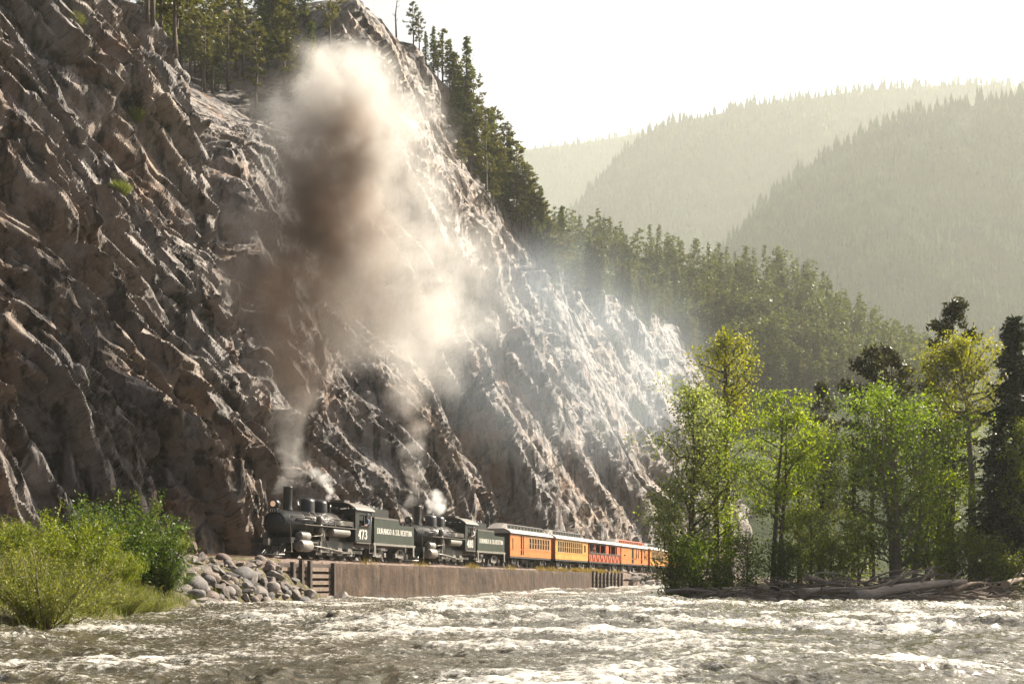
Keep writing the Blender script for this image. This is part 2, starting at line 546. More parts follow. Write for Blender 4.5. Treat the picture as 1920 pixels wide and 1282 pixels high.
# ------------------------------------------------------------------ river
def build_river():
    NR, NC = 620, 480
    Z = np.exp(np.linspace(math.log(7.0), math.log(210.0), NR))
    tx = np.linspace(-.62, .62, NC)
    Y = np.repeat(Z[:, None], NC, 1); X = Y * tx[None, :]
    s = TX * X + TY * Y; c = NX * X + NY * Y           # along / across the flow
    z = water_level(s)
    wx = .5 * fbm(X / 2.0, Y / 2.0, None, 2, 371)
    big = fbm(s / 3.6, c / 5.0, None, 3, 301)
    ch = ridged(X / 1.7 + wx, Y / 1.15, None, 3, 311)
    mid = ridged(X / .75 + wx, Y / .55, None, 3, 321)
    sm = ridged(X / .30, Y / .24, None, 2, 331)
    calm = .65 + .6 * sstep(-.25, .5, fbm(X / 13, Y / 13, None, 2, 341))
    hgt = (.20 * big + .13 * ch + .062 * mid + .012 * sm) * calm * (.45 + .55 * sstep(8, 22, Y))
    z = z + hgt
    pat = fbm(X / 4.0, Y / 4.0, None, 4, 351)
    far = sstep(16, 60, Y)
    crest = .40 * np.clip(ch - .45, -.8, 1.2) + .34 * np.clip(mid - .35, -.8, 1.2)
    foam = .13 + .26 * sstep(-.1, .8, pat) + .16 * np.clip(big, -.6, .9) + crest * (.40 + .5 * sstep(-.4, .5, pat)) + .10 * far
    dw = 31.0 - c                                       # white water under the wall
    foam = foam + .35 * np.exp(-np.clip(dw, 0, 50) / 1.3) * sstep(50, 60, s)
    P = np.stack([X, Y, z], -1)
    return P, foam
_P, _foam = build_river()
tag(link('river', np_mesh('river', _P.reshape(-1, 3), grid_faces(*_foam.shape), M_WATER, True, {'foam': _foam})),
    'fast brown river with white rapids', None, None, 'structure')

# ------------------------------------------------------------------ left bank and trackbed
def bank_water_d(s): return np.interp(s, [-30, 12, 18.8, 26.6, 36, 43, 50, 57], [12, 14.2, 15.6, 20.5, 25.5, 28.3, 29.8, 31.3])
def bank_z(s, d):
    dw = bank_water_d(s)
    f = np.clip((d - dw) / np.maximum(31.9 - dw, .5), -1, 1)
    z = np.where(f > 0, 2.3 * (np.clip(f, 0, 1) ** .75), f * 1.5 * np.maximum(31.9 - dw, .5) / 3)
    return z
def build_bank():
    s = np.linspace(-20, 58, 240); d = np.linspace(8, 33, 160)
    S, D = np.meshgrid(s, d, indexing='ij')
    z = bank_z(S, D) + .16 * fbm(S / 1.5, D / 1.5, None, 4, 401) * sstep(33, 31, D)
    z = np.where(S > 51, np.minimum(z, np.interp(S, [51, 53, 58], [9, 1.2, -.6])), z)
    P = np.stack([NX * D + TX * S, NY * D + TY * S, z], -1)
    tag(link('river_bank', np_mesh('river_bank', P.reshape(-1, 3), grid_faces(*S.shape), M_BANK, True)),
        'earth and gravel bank between the river and the track', None, None, 'structure')
build_bank()
def trackbed_z(d):
    return np.interp(d, [31.2, 31.9, 32.9, 35.9, 36.8, 38.0, 45.0], [2.12, 2.2, 2.36, 2.36, 2.12, 2.1, 2.6])
def build_trackbed():
    s = np.concatenate([np.linspace(-20, 130, 900), np.linspace(131, 460, 300)])
    d = np.concatenate([[31.32], np.linspace(31.4, 38, 34), [39.5, 42, 45]])
    S, D = np.meshgrid(s, d, indexing='ij')
    z = trackbed_z(D) + .05 * fbm(S / .35, D / .35, None, 3, 411) + .05 * fbm(S / 2, D / 2, None, 3, 421)
    z[:, 0] = -1.3
    P = np.stack([NX * D + TX * S, NY * D + TY * S, z], -1)
    tag(link('railway_embankment', np_mesh('railway_embankment', P.reshape(-1, 3), grid_faces(*S.shape), M_BALLAST)),
        'pinkish gravel ballast bed under the track', None, None, 'structure')
build_trackbed()

# ------------------------------------------------------------------ wooded bar on the right
def bar_z(X, Y):
    edge = np.interp(X, [4.0, 7.0, 9.5, 14, 30, 60], [92, 70, 60.5, 58.5, 58.0, 56.0]) + .9 * fbm(np.asarray(X) / 4.0, np.zeros_like(np.asarray(X, float)), None, 3, 431)
    f = np.asarray(Y) - edge
    side = np.clip((np.asarray(X) - np.interp(Y, [55, 62, 80, 100, 130], [6.8, 7.6, 13, 21, 33])) / 2.5, -1, 1)
    z = -.55 + 1.05 * sstep(-.8, 2.6, f) + .8 * sstep(3, 25, f)
    return np.where(side < 0, z + side * 1.2, z) + .12
def build_bar():
    x = np.linspace(3, 75, 190); y = np.concatenate([np.linspace(53, 75, 90), np.linspace(75.5, 170, 50)])
    X, Y = np.meshgrid(x, y, indexing='ij')
    z = bar_z(X, Y) + .15 * fbm(X / 1.2, Y / 1.2, None, 4, 441)
    P = np.stack([X, Y, z], -1)
    tag(link('river_bar', np_mesh('river_bar', P.reshape(-1, 3), grid_faces(*X.shape, flip=True), M_BANK, True)),
        'low wooded gravel bar across the river', None, None, 'structure')
build_bar()
# ------------------------------------------------------------------ train materials
M_BLACK = paint('locomotive_black', (.018, .018, .019), .38, .0, .35, 4.0, .15)
M_BOILER = paint('boiler_jacket', (.075, .07, .068), .30, .6, .4, 3.0, .1)
M_STEEL = paint('worn_steel', (.15, .14, .125), .42, .5, .3, 6.0)
M_SILVER = paint('silver_paint', (.19, .178, .16), .5, .1, .4, 5.0)
M_GREENBLACK = paint('tender_enamel', (.030, .038, .030), .32, .0, .3, 2.0)
M_ROOFTAR = paint('cab_roof', (.10, .088, .075), .6, .0, .3, 3.0)
M_WHITE = paint('white_lettering', (.72, .70, .64), .6, .0, .08, 9.0)
M_COAL = paint('coal', (.015, .015, .016), .5, .0, .5, 12.0, .6)
M_ORANGE = paint('orange_coach_paint', (.46, .15, .032), .45, .0, .32, 2.2)
M_RED = paint('red_orange_paint', (.40, .085, .03), .5, .0, .32, 2.2)
M_GOLD = paint('gold_coach_paint', (.50, .235, .045), .45, .0, .32, 2.2)
M_CREAM = paint('cream_window_paint', (.42, .31, .17), .5, .0, .12, 3.0)
M_COACHROOF = paint('grey_coach_roof', (.30, .275, .25), .6, .0, .2, 2.0)
M_DARKROOF = paint('dark_clerestory', (.055, .05, .046), .6, .0, .3, 3.0)
M_UNDER = paint('sooty_underframe_end_shade', (.022, .02, .019), .7, .0, .4, 4.0)
M_TIMBER = paint('creosoted_timber', (.055, .04, .032), .85, .0, .35, 6.0, .4)
M_RUST = paint('rusty_rail', (.12, .075, .05), .55, .5, .3, 8.0)
def mat_glass():
    t = NT('window_glass'); return t.base((.02, .024, .026), .06, 0.0, None, .8)
M_GLASS = mat_glass()
def mat_emit(name, col, st):
    t = NT(name)
    t.base(col, .3)
    t.b.inputs['Emission Color'].default_value = (*col, 1)
    t.b.inputs['Emission Strength'].default_value = st
    return t.m
M_LAMP = mat_emit('lit_headlight', (.75, .5, .32), .15)

# ------------------------------------------------------------------ serif lettering
GL = {
 'D': [[(0, 0), (0, 1)], [(0, 1), (.35, 1), (.58, .82), (.65, .5), (.58, .18), (.35, 0), (0, 0)]],
 'U': [[(0, 1), (0, .25), (.12, .05), (.33, 0), (.52, .08), (.6, .28), (.6, 1)]],
 'R': [[(0, 0), (0, 1)], [(0, 1), (.38, 1), (.55, .86), (.55, .65), (.38, .5), (0, .5)], [(.28, .5), (.62, 0)]],
 'A': [[(0, 0), (.3, 1), (.62, 0)], [(.11, .35), (.5, .35)]],
 'N': [[(0, 0), (0, 1)], [(0, 1), (.6, 0)], [(.6, 0), (.6, 1)]],
 'G': [[(.6, .8), (.42, .98), (.22, .96), (.04, .7), (.04, .3), (.22, .03), (.42, .01), (.6, .15), (.6, .42), (.38, .42)]],
 'O': [[(.32, 1), (.1, .88), (.02, .5), (.1, .12), (.32, 0), (.54, .12), (.62, .5), (.54, .88), (.32, 1)]],
 '&': [[(.65, 0), (.16, .75), (.2, .95), (.36, .98), (.44, .8), (.06, .36), (.05, .12), (.22, 0), (.42, .06), (.64, .42)]],
 'S': [[(.54, .8), (.44, .97), (.2, 1), (.06, .86), (.08, .66), (.5, .4), (.57, .2), (.44, .02), (.16, 0), (.03, .2)]],
 'I': [[(.12, 0), (.12, 1)]],
 'L': [[(0, 1), (0, 0), (.5, 0), (.5, .2)]],
 'V': [[(0, 1), (.3, 0), (.6, 1)]],
 'E': [[(0, 0), (0, 1)], [(0, 1), (.5, 1), (.5, .84)], [(0, .52), (.36, .52)], [(0, 0), (.52, 0), (.52, .17)]],
 'T': [[(.3, 0), (.3, 1)], [(0, .82), (0, 1), (.6, 1), (.6, .82)]],
 '4': [[(.42, 0), (.42, 1), (0, .3), (.6, .3)]],
 '7': [[(0, .82), (0, 1), (.55, 1), (.2, 0)]],
 '3': [[(.03, .82), (.15, .98), (.4, .98), (.52, .8), (.45, .58), (.22, .53), (.47, .47), (.56, .25), (.42, .03), (.15, .01), (.02, .18)]],
 '8': [[(.29, .53), (.1, .66), (.1, .88), (.29, 1), (.48, .88), (.48, .66), (.29, .53), (.04, .34), (.06, .1), (.29, 0), (.52, .1), (.54, .34), (.29, .53)]],
 '0': [[(.29, 1), (.08, .85), (.02, .5), (.08, .15), (.29, 0), (.5, .15), (.56, .5), (.5, .85), (.29, 1)]],
}
def lettering(text, x0, x1, z0, z1, y, mat, parent, name='lettering', axis='x'):
    """raised painted letters on a side facing -y (axis 'x') or a front facing -x (axis 'y')"""
    H = z1 - z0
    adv = [(.42 if c == ' ' else .45 if c == 'I' else .86) for c in text]
    k = (x1 - x0) / (sum(adv) * H)
    mb = MB()
    cx = 0.0
    def quad(a, b, wa):
        dx, dz = b[0] - a[0], b[1] - a[1]
        L = math.hypot(dx, dz) + 1e-9
        nx, nz = -dz / L * wa, dx / L * wa
        ex, ez = dx / L * wa * .5, dz / L * wa * .5
        ps = [(a[0] - ex + nx, a[1] - ez + nz), (a[0] - ex - nx, a[1] - ez - nz), (b[0] + ex - nx, b[1] + ez - nz), (b[0] + ex + nx, b[1] + ez + nz)]
        if axis == 'x':
            mb.add([(p[0], y, p[1]) for p in ps], [(0, 1, 2, 3)])
        else:
            mb.add([(y, -p[0], p[1]) for p in ps], [(0, 1, 2, 3)])
    for c, a in zip(text, adv):
        for st in GL.get(c, []):
            P = [(x0 + (cx + q[0]) * H * k, z0 + q[1] * H) for q in st]
            for p, q in zip(P, P[1:]):
                ver = abs(q[1] - p[1]) / (math.hypot(q[0] - p[0], q[1] - p[1]) + 1e-9)
                quad(p, q, H * (.03 + .05 * ver))
            for e, f in ((P[0], P[1]), (P[-1], P[-2])):
                if abs(e[1] - f[1]) > .4 * H:
                    quad((e[0] - .13 * H, e[1]), (e[0] + .13 * H, e[1]), H * .028)
        cx += a
    me = mb.mesh(name, mat)
    return link(name, me, parent)

# ------------------------------------------------------------------ locomotive
def wheel_mb(r, y0, y1, x, spokes=True):
    mb = MB()
    mb.lathe([(r, y0), (r * 1.04, y0 - .0), (r * 1.04, y0 + .03), (r, y0 + .04), (r, y1), (r * .86, y1), (r * .84, y0 + .03), (r * .84, y0)], 'y', (x, 0, r), 24)
    mb.cyl(r * .22, y0 - .02, y1 + .02, 'y', (x, 0, r), 12)
    if spokes:
        for k in range(9):
            a = 2 * math.pi * k / 9
            c, s_ = math.cos(a), math.sin(a)
            ym = (y0 + y1) / 2
            mb.tube([(x + c * r * .18, ym, r + s_ * r * .18), (x + c * r * .87, ym, r + s_ * r * .87)], .035, 5)
    else:
        mb.cyl(r * .86, y0 + .03, y1 - .02, 'y', (x, 0, r), 20)
    return mb
def locomotive(s_ref, number, label, dome=.46):
    L = empty('steam_locomotive', W(s_ref, D_TRACK, RAIL), TRACK_ROT, label, 'locomotive', 'steam locomotives at the head of the train')
    CZ, CR = 1.86, .80
    # boiler and smokebox
    MB().lathe([(.30, 1.52), (.62, 1.56), (.70, 1.62), (.70, 1.66), (CR, 1.70), (CR, 3.55), (CR + .015, 3.56), (CR + .015, 3.62), (CR, 3.63)], 'x', (0, 0, CZ), 32).build('smokebox', M_BLACK, L)
    mb = MB().lathe([(CR + .02, 3.62), (CR + .03, 5.8), (CR + .12, 6.6), (CR + .12, 8.5)], 'x', (0, 0, CZ), 32)
    boiler = mb.build('boiler', M_BOILER, L)
    for xb in (4.3, 5.05, 5.8, 6.6, 7.4):
        r_ = CR + .03 + (.09 if xb > 6.4 else 0)
        MB().lathe([(r_ + .014, xb), (r_ + .014, xb + .05)], 'x', (0, 0, CZ), 32).build('boiler_band', M_STEEL, boiler)
    sd = MB().lathe([(.06, 1.40), (.30, 1.42), (.48, 1.50), (.52, 1.54)], 'x', (0, 0, CZ), 24)
    for k in range(10):
        a = 2 * math.pi * k / 10
        sd.box(1.50, 1.60, math.cos(a) * .64 - .03, math.cos(a) * .64 + .03, CZ + math.sin(a) * .64 - .03, CZ + math.sin(a) * .64 + .03)
    sd.build('smokebox_door', M_BLACK, L)
    MB().lathe([(.34, 2.55), (.27, 2.72), (.25, 2.9), (.255, 3.86), (.29, 3.9), (.29, 3.97), (.22, 3.97), (.2, 3.7)], 'z', (2.9, 0, 0), 24).build('smokestack', M_BLACK, L)
    # headlight and number plate
    hl = MB().lathe([(.24, 1.38), (.24, 1.78), (.15, 1.86)], 'x', (0, 0, 2.93), 20).box(1.45, 1.8, -.12, .12, 2.55, 2.72).build('headlight', M_BLACK, L)
    MB().lathe([(.16, 1.352), (.16, 1.376)], 'x', (0, 0, 2.93), 20).build('lens', M_LAMP if number == '473' else M_GLASS, hl)
    nb = MB().box(1.36, 1.40, -.26, .26, 2.46, 2.68).build('number_board', M_BLACK, L)
    lettering(number, -.2, .2, 2.49, 2.65, 1.352, M_WHITE, nb, 'lettering', 'y')
    # domes, bell, whistle, generator
    for nm, xd, r_, zt in (('sand_dome', 5.0, dome, 3.46), ('steam_dome', 6.55, dome * .9, 3.44)):
        MB().lathe([(r_ * 1.12, 2.50), (r_ * 1.02, 2.66), (r_, 2.75), (r_, zt - .22), (r_ * .93, zt - .10), (r_ * .7, zt - .02), (r_ * .3, zt + .02), (.001, zt + .025)], 'z', (xd, 0, 0), 28).build(nm, M_BLACK, L)
    MB().lathe([(.17, 2.98), (.15, 3.02), (.12, 3.15), (.07, 3.24), (.02, 3.27)], 'z', (3.9, 0, 0), 16).tube([(3.9, -.22, 2.68), (3.9, -.22, 3.2), (3.9, 0, 3.3), (3.9, .22, 3.2), (3.9, .22, 2.68)], .025).build('bell', M_STEEL, L)
    MB().cyl(.05, 2.7, 3.25, 'z', (7.5, -.12, 0), 8).cyl(.07, 3.0, 3.2, 'z', (7.5, -.12, 0), 8).cyl(.05, 2.7, 3.15, 'z', (7.5, .15, 0), 8).build('safety_valve', M_STEEL, L)
    MB().cyl(.16, -.25, .3, 'y', (8.0, -.2, 2.98), 12).build('generator', M_BLACK, L)
    # running boards, handrails, pipework
    for sgn in (-1, 1):
        MB().box(2.3, 8.3, sgn * 1.22 - .24, sgn * 1.22 + .24, 1.80, 1.85).build('running_board', M_STEEL, L)
        mb = MB().tube([(1.9, sgn * .78, 2.30), (8.4, sgn * .86, 2.38)], .022)
        for xb in (2.2, 3.6, 5.0, 6.4, 7.8):
            mb.tube([(xb, sgn * .70, 2.27), (xb, sgn * .82, 2.32)], .02)
        mb.build('handrail', M_STEEL, L)
        pp = MB()
        rg = random.Random(int(number) + sgn)
        for xd in (4.75, 5.15, 5.3, 6.4, 6.7):
            pts = []
            for k in range(6):
                a = R(75 - k * 17)
                rr = CR + .07
                pts.append((xd + (k * .12 if xd < 5.2 else -k * .10) + rg.uniform(-.03, .03), sgn * rr * math.cos(a), CZ + rr * math.sin(a)))
            pp.tube(pts, .028, 6)
        pp.tube([(3.0, sgn * .90, 1.98), (5.2, sgn * .94, 2.02), (8.4, sgn * .98, 1.98)], .035, 6)
        pp.tube([(2.4, sgn * .84, 2.12), (3.8, sgn * .87, 2.16), (4.6, sgn * .90, 1.90)], .04, 6)
        pp.tube([(6.0, sgn * .92, 2.20), (7.0, sgn * .96, 2.16), (8.4, sgn * 1.0, 2.3)], .028, 6)
        for k in range(7):
            x0 = 4.0 + k * .62
            pp.tube([(x0, sgn * .74, 2.36), (x0 + .32, sgn * .55, 2.60), (x0 + .62, sgn * .74, 2.36)], .016, 5)
        pp.build('pipework', M_BLACK, L)
        MB().lathe([(.10, 5.6), (.24, 5.64), (.25, 5.7), (.25, 7.6), (.24, 7.66), (.10, 7.7)], 'x', (0, sgn * 1.18, 1.56), 18).build('air_tank', M_SILVER, L)
        mb = MB()
        for k in range(4): mb.tube([(5.7, sgn * 1.44, 1.98 + k * .07), (7.9, sgn * 1.44, 1.98 + k * .07)], .022, 5)
        mb.box(5.7, 5.76, sgn * 1.44 - .03, sgn * 1.44 + .03, 1.85, 2.2).box(7.84, 7.9, sgn * 1.44 - .03, sgn * 1.44 + .03, 1.85, 2.2)
        mb.build('cooling_coil', M_STEEL, L)
        MB().lathe([(.13, 1.05), (.20, 1.1), (.20, 1.5), (.15, 1.55), (.15, 1.62), (.20, 1.66), (.20, 2.0), (.13, 2.05)], 'z', (4.5, sgn * 1.12, .35), 14).build('air_pump', M_STEEL, L)
        # cylinders
        MB().lathe([(.12, 2.18), (.30, 2.2), (.335, 2.24), (.335, 3.30), (.30, 3.34)], 'x', (0, sgn * 1.10, .66), 22).build('cylinder', M_SILVER, L)
        MB().lathe([(.10, 2.28), (.21, 2.3), (.245, 2.34), (.245, 3.25), (.2, 3.28)], 'x', (0, sgn * 1.06, 1.20), 20).build('valve_chest', M_SILVER, L)
        MB().prism([(2.4, .66), (3.2, .66), (3.15, 1.5), (2.45, 1.5)], sgn * .55, sgn * 1.0).build('cylinder_saddle', M_BLACK, L)
        # wheels, rods
        for k in range(4):
            xw = 4.45 + k * 1.22
            wb = wheel_mb(.56, sgn * .52 - .06, sgn * .52 + .06, xw).build('driving_wheel', M_UNDER, L)
            MB().prism([(xw - .34, .2), (xw + .34, .2), (xw + .22, .66), (xw - .22, .66)], sgn * 1.02, sgn * 1.12).cyl(.09, sgn * 1.0, sgn * 1.26, 'y', (xw, 0, .40), 10).build('counterweight', M_SILVER, wb)
        MB().box(4.3, 8.25, sgn * 1.20 - .03, sgn * 1.20 + .03, .34, .46).build('side_rod', M_STEEL, L)
        MB().tube([(3.3, sgn * 1.26, .66), (4.4, sgn * 1.27, .62), (6.9, sgn * 1.27, .42)], [.05, .06, .06], 6).build('main_rod', M_STEEL, L)
        MB().box(3.3, 4.7, sgn * 1.10 - .05, sgn * 1.10 + .05, .84, .92).box(3.3, 4.7, sgn * 1.10 - .05, sgn * 1.10 + .05, .46, .52).box(4.4, 4.62, sgn * 1.16 - .05, sgn * 1.16 + .05, .4, .96).build('crosshead_guide', M_STEEL, L)
        MB().tube([(4.7, sgn * 1.25, 1.35), (5.1, sgn * 1.25, .8), (5.65, sgn * 1.27, .5)], .035, 5).tube([(3.4, sgn * 1.18, 1.2), (4.7, sgn * 1.2, 1.3)], .035, 5).box(4.55, 5.0, sgn * 1.15 - .04, sgn * 1.15 + .04, 1.0, 1.6).build('valve_gear', M_STEEL, L)
        wheel_mb(.36, sgn * .5 - .05, sgn * .5 + .05, 1.75, False).build('pilot_wheel', M_UNDER, L)
        wheel_mb(.40, sgn * .5 - .05, sgn * .5 + .05, 9.4).build('trailing_wheel', M_UNDER, L)
        MB().box(8.75, 10.1, sgn * .85 - .05, sgn * .85 + .05, .38, .56).build('trailing_truck_frame', M_STEEL, L)
        MB().box(3.9, 9.0, sgn * .80 - .06, sgn * .80 + .06, .45, 1.05).build('main_frame', M_BLACK, L)
    MB().box(6.3, 8.45, -.72, .72, .75, 1.3).build('firebox', M_BLACK, L)
    # pilot
    MB().box(1.15, 1.45, -1.25, 1.25, .78, 1.08).build('buffer_beam', M_BLACK, L)
    MB().box(1.45, 2.3, -1.0, 1.0, .95, 1.1).build('pilot_deck', M_BLACK, L)
    pil = MB()
    for k in range(-8, 9):
        yb = k * .125
        xt = .15 + abs(yb) * .62
        pil.tube([(1.15, yb * .95, .80), (xt + .1, yb, .2), (xt, yb, .12)], .03, 5)
    pil.build('pilot', M_BLACK, L)
    MB().tube([(.78, -1.08, .12), (.12, 0, .12), (.78, 1.08, .12)], .06, 6).build('pilot_sill', M_STEEL, L)
    MB().box(.75, 1.2, -.12, .12, .72, .98).box(.62, .82, -.16, .16, .66, 1.02).build('coupler', M_STEEL, L)
    for sgn in (-1, 1):
        MB().tube([(1.3, sgn * 1.15, 1.08), (1.3, sgn * 1.15, 1.55), (1.6, sgn * .9, 2.3)], .025, 5).build('grab_iron', M_STEEL, L)
        MB().box(1.1, 1.3, sgn * 1.12 - .18, sgn * 1.12 + .18, .28, .33).box(1.15, 1.2, sgn * 1.28 - .02, sgn * 1.28 + .02, .28, .8).build('step', M_STEEL, L)
    # cab
    X0, X1, YS = 8.35, 10.35, 1.36
    cab = MB()
    for sgn in (-1, 1):
        ya, yb = sgn * YS - .03, sgn * YS + .03
        cab.box(X0, X1, ya, yb, 1.12, 2.05).box(X0, X1, ya, yb, 2.72, 3.0)
        cab.box(X0, X0 + .45, ya, yb, 2.05, 2.72).box(X1 - .22, X1, ya, yb, 2.05, 2.72).box(X0 + 1.08, X0 + 1.16, ya, yb, 2.05, 2.72)
    cab.box(X0 - .04, X0, -1.39, -.62, 1.12, 2.25).box(X0 - .04, X0, .62, 1.39, 1.12, 2.25)
    cab.box(X0 - .04, X0, -1.39, 1.39, 2.72, 3.02)
    for sgn in (-1, 1):
        cab.box(X0 - .04, X0, sgn * 1.345 - .045, sgn * 1.345 + .045, 2.25, 2.72).box(X0 - .04, X0, sgn * .72 - .1, sgn * .72 + .1, 2.25, 2.72)
    cab.box(X0, X1, -1.33, 1.33, 1.06, 1.12)
    C_ = cab.build('cab', M_BLACK, L)
    prof = [(sx * y_, z_) for y_, z_, sx in ()]
    arc = [(1.52, 2.98), (1.40, 3.12), (1.05, 3.34), (.55, 3.48), (0, 3.53), (-.55, 3.48), (-1.05, 3.34), (-1.40, 3.12), (-1.52, 2.98)]
    MB().prism(arc + [(y_ * .97, z_ - .06) for y_, z_ in arc[::-1]], X0 - .15, X1 + .35, 'x').build('roof', M_ROOFTAR, C_)
    MB().prism([(y_, z_) for y_, z_ in arc if abs(y_) < 1.45] , X0 - .035, X0 - .005, 'x').build('front_panel', M_BLACK, C_)
    MB().box(8.75, 9.45, -.42, .42, 3.50, 3.62).build('roof_hatch', M_ROOFTAR, C_)
    for sgn in (-1, 1):
        MB().box(X0 + .47, X0 + 1.06, sgn * 1.34 - .01, sgn * 1.34 + .01, 2.38, 2.70).build('window', M_GLASS, C_)
        MB().box(X0 + .4, X1 - .18, sgn * 1.44 - .08, sgn * 1.44 + .08, 2.02, 2.06).build('arm_rest', M_TIMBER, C_)
        MB().box(X0 + .1, X1, sgn * 1.30 - .1, sgn * 1.30 + .1, 1.0, 1.07).build('step_board', M_STEEL, C_)
        MB().tube([(X1 + .1, sgn * 1.3, 1.0), (X1 + .1, sgn * 1.36, 2.7)], .02, 5).box(X1 - .3, X1 + .1, sgn * 1.3 - .12, sgn * 1.3 + .12, .42, .46).box(X1 - .1, X1 - .05, sgn * 1.3 - .02, sgn * 1.3 + .02, .42, 1.06).build('cab_step', M_STEEL, C_)
    lettering(number, X0 + .35, X0 + 1.55, 1.28, 1.82, -YS - .042, M_WHITE, C_)
    return L
def truck(parent, xc, half=.75, r=.36, frame=None):
    tk = MB()
    tk.box(xc - .18, xc + .18, -1.0, 1.0, .52, .72)
    T = tk.build('truck', M_UNDER, parent)
    for sgn in (-1, 1):
        MB().prism([(xc - half - .2, .50), (xc - half + .1, .58), (xc - .2, .82), (xc + .2, .82), (xc + half - .1, .58), (xc + half + .2, .50), (xc + half + .2, .40), (xc + half - .1, .42), (xc + .25, .22), (xc - .25, .22), (xc - half + .1, .42), (xc - half - .2, .40)], sgn * .82, sgn * .92).build('side_frame', frame or M_UNDER, T)
        for k in (-1, 1):
            wheel_mb(r, sgn * .5 - .05, sgn * .5 + .05, xc + k * half, False).build('wheel', M_UNDER, T)
            MB().box(xc + k * half - .13, xc + k * half + .13, sgn * .96 - .05, sgn * .96 + .05, .26, .54).build('journal_box', frame or M_UNDER, T)
def tender(s_ref, label):
    T = empty('tender', W(s_ref, D_TRACK, RAIL), TRACK_ROT, label, 'tender', 'coal tenders behind the locomotives')
    poly = [(0, 1.10), (5.8, 1.10), (5.8, 2.34), (3.62, 2.34), (3.5, 2.62), (3.35, 2.68), (0, 2.68)]
    MB().prism(poly, -1.30, 1.30).build('tank', M_GREENBLACK, T)
    MB().prism([(0, 2.60), (3.35, 2.60), (3.42, 2.66), (3.35, 2.72), (0, 2.72)], -1.325, -1.28).prism([(0, 2.60), (3.35, 2.60), (3.42, 2.66), (3.35, 2.72), (0, 2.72)], 1.28, 1.325).build('tank_rail', M_STEEL, T)
    MB().box(.25, 2.6, -1.0, 1.0, 2.68, 3.25).box(1.2, 2.4, -.55, .55, 3.25, 3.42).build('coal_bunker', M_BLACK, T)
    rg = random.Random(5)
    cb = MB()
    for k in range(60):
        x, y, r_ = rg.uniform(.3, 2.5), rg.uniform(-.9, .9), rg.uniform(.07, .16)
        cb.lathe([(r_ * .4, -r_), (r_, -.2 * r_), (r_ * .8, r_ * .5), (.02, r_)], 'z', (x, y, 3.25 + rg.uniform(-.05, .12)), 5, False)
    cb.build('coal', M_COAL, T)['kind'] = 'stuff'
    MB().box(4.3, 4.9, -.35, .35, 2.34, 2.52).build('water_hatch', M_BLACK, T)
    MB().box(-.15, 5.95, -1.33, 1.33, .96, 1.10).build('frame', M_SILVER, T)
    for k in (0, 1):
        MB().box(5.62 * k - .1, 5.62 * k + .1, -1.36, -1.30, .35, .98).box(5.62 * k - .15, 5.62 * k + .15, -1.4, -1.22, .34, .39).build('step', M_SILVER, T)
    truck(T, 1.3, .78, .38, M_SILVER); truck(T, 4.5, .78, .38, M_SILVER)
    for k in range(2):
        MB().tube([(5.86, -1.15 + k * 2.3, 1.2), (5.92, -1.15 + k * 2.3, 1.3), (5.92, -1.15 + k * 2.3, 2.2), (5.84, -1.15 + k * 2.3, 2.3)], .02, 5).build('grab_iron', M_STEEL, T)
    lettering('DURANGO & SILVERTON', .42, 5.45, 1.70, 2.02, -1.312, M_WHITE, T)
    return T
loco_front = locomotive(54.2, '473', 'leading black steam locomotive numbered 473 with a lit headlight')
tender_front = tender(65.15, 'dark green tender directly behind the leading locomotive')
loco_rear = locomotive(71.35, '480', 'second black steam locomotive numbered 480 coupled behind the first tender', .52)
tender_rear = tender(82.3, 'dark green tender just ahead of the orange coaches')

# ------------------------------------------------------------------ passenger cars
def car_base(s0, s1, label, mat_end, kind):
    L = s1 - s0
    C = empty('railway_coach', W(s0, D_TRACK, RAIL), TRACK_ROT, label, 'railway coach', 'coaches of the train')
    MB().box(.05, L - .05, -1.18, 1.18, .72, .88).build('underframe', M_UNDER, C)
    tr = MB()
    for sgn in (-1, 1):
        tr.tube([(2.2, sgn * .9, .74), (L * .38, sgn * .9, .42), (L * .62, sgn * .9, .42), (L - 2.2, sgn * .9, .74)], .03, 5)
    tr.box(L * .42, L * .58, -.6, .3, .35, .72)
    tr.build('truss_rod', M_UNDER, C)
    truck(C, 1.7, .7, .36); truck(C, L - 1.7, .7, .36)
    MB().box(-.32, .1, -.1, .1, .62, .82).box(L - .1, L + .32, -.1, .1, .62, .82).build('coupler', M_STEEL, C)
    return C, L
def clerestory_roof(C, L, m_roof, m_cl, dark_end=False):
    arc = [(1.36, 2.74), (1.30, 2.86), (1.05, 3.02), (.72, 3.12)]
    poly = arc + [(-y, z) for y, z in arc[::-1]]
    MB().prism(poly + [(-1.30, 2.74), (1.30, 2.74)], -.25, L + .25, 'x').build('roof', m_roof, C)
    cl = [(.72, 3.10), (.72, 3.42), (.76, 3.44), (.45, 3.56), (0, 3.60), (-.45, 3.56), (-.76, 3.44), (-.72, 3.42), (-.72, 3.10)]
    k_ = MB().prism(cl, .55, L - .55, 'x').build('clerestory', m_cl, C)
    for x0, x1 in ((-.22, .55), (L + .22, L - .55)):
        MB().add([(x0, y * 1.1, 3.02 + (z - 3.02) * .12) for y, z in cl] + [(x1, y, z) for y, z in cl],
                 [tuple(range(9)), tuple(range(17, 8, -1))] + [(j, 9 + j, 9 + (j + 1) % 9, (j + 1) % 9) for j in range(9)]).build('roof_hood', m_roof, C)
    n = max(4, int(L / .9))
    for j in range(n):
        x0 = .8 + (L - 1.6) * j / n
        for sgn in (-1, 1):
            MB().box(x0, x0 + (L - 1.6) / n * .62, sgn * .728 - .008, sgn * .728 + .008, 3.20, 3.36).build('clerestory_window', M_GLASS, k_)
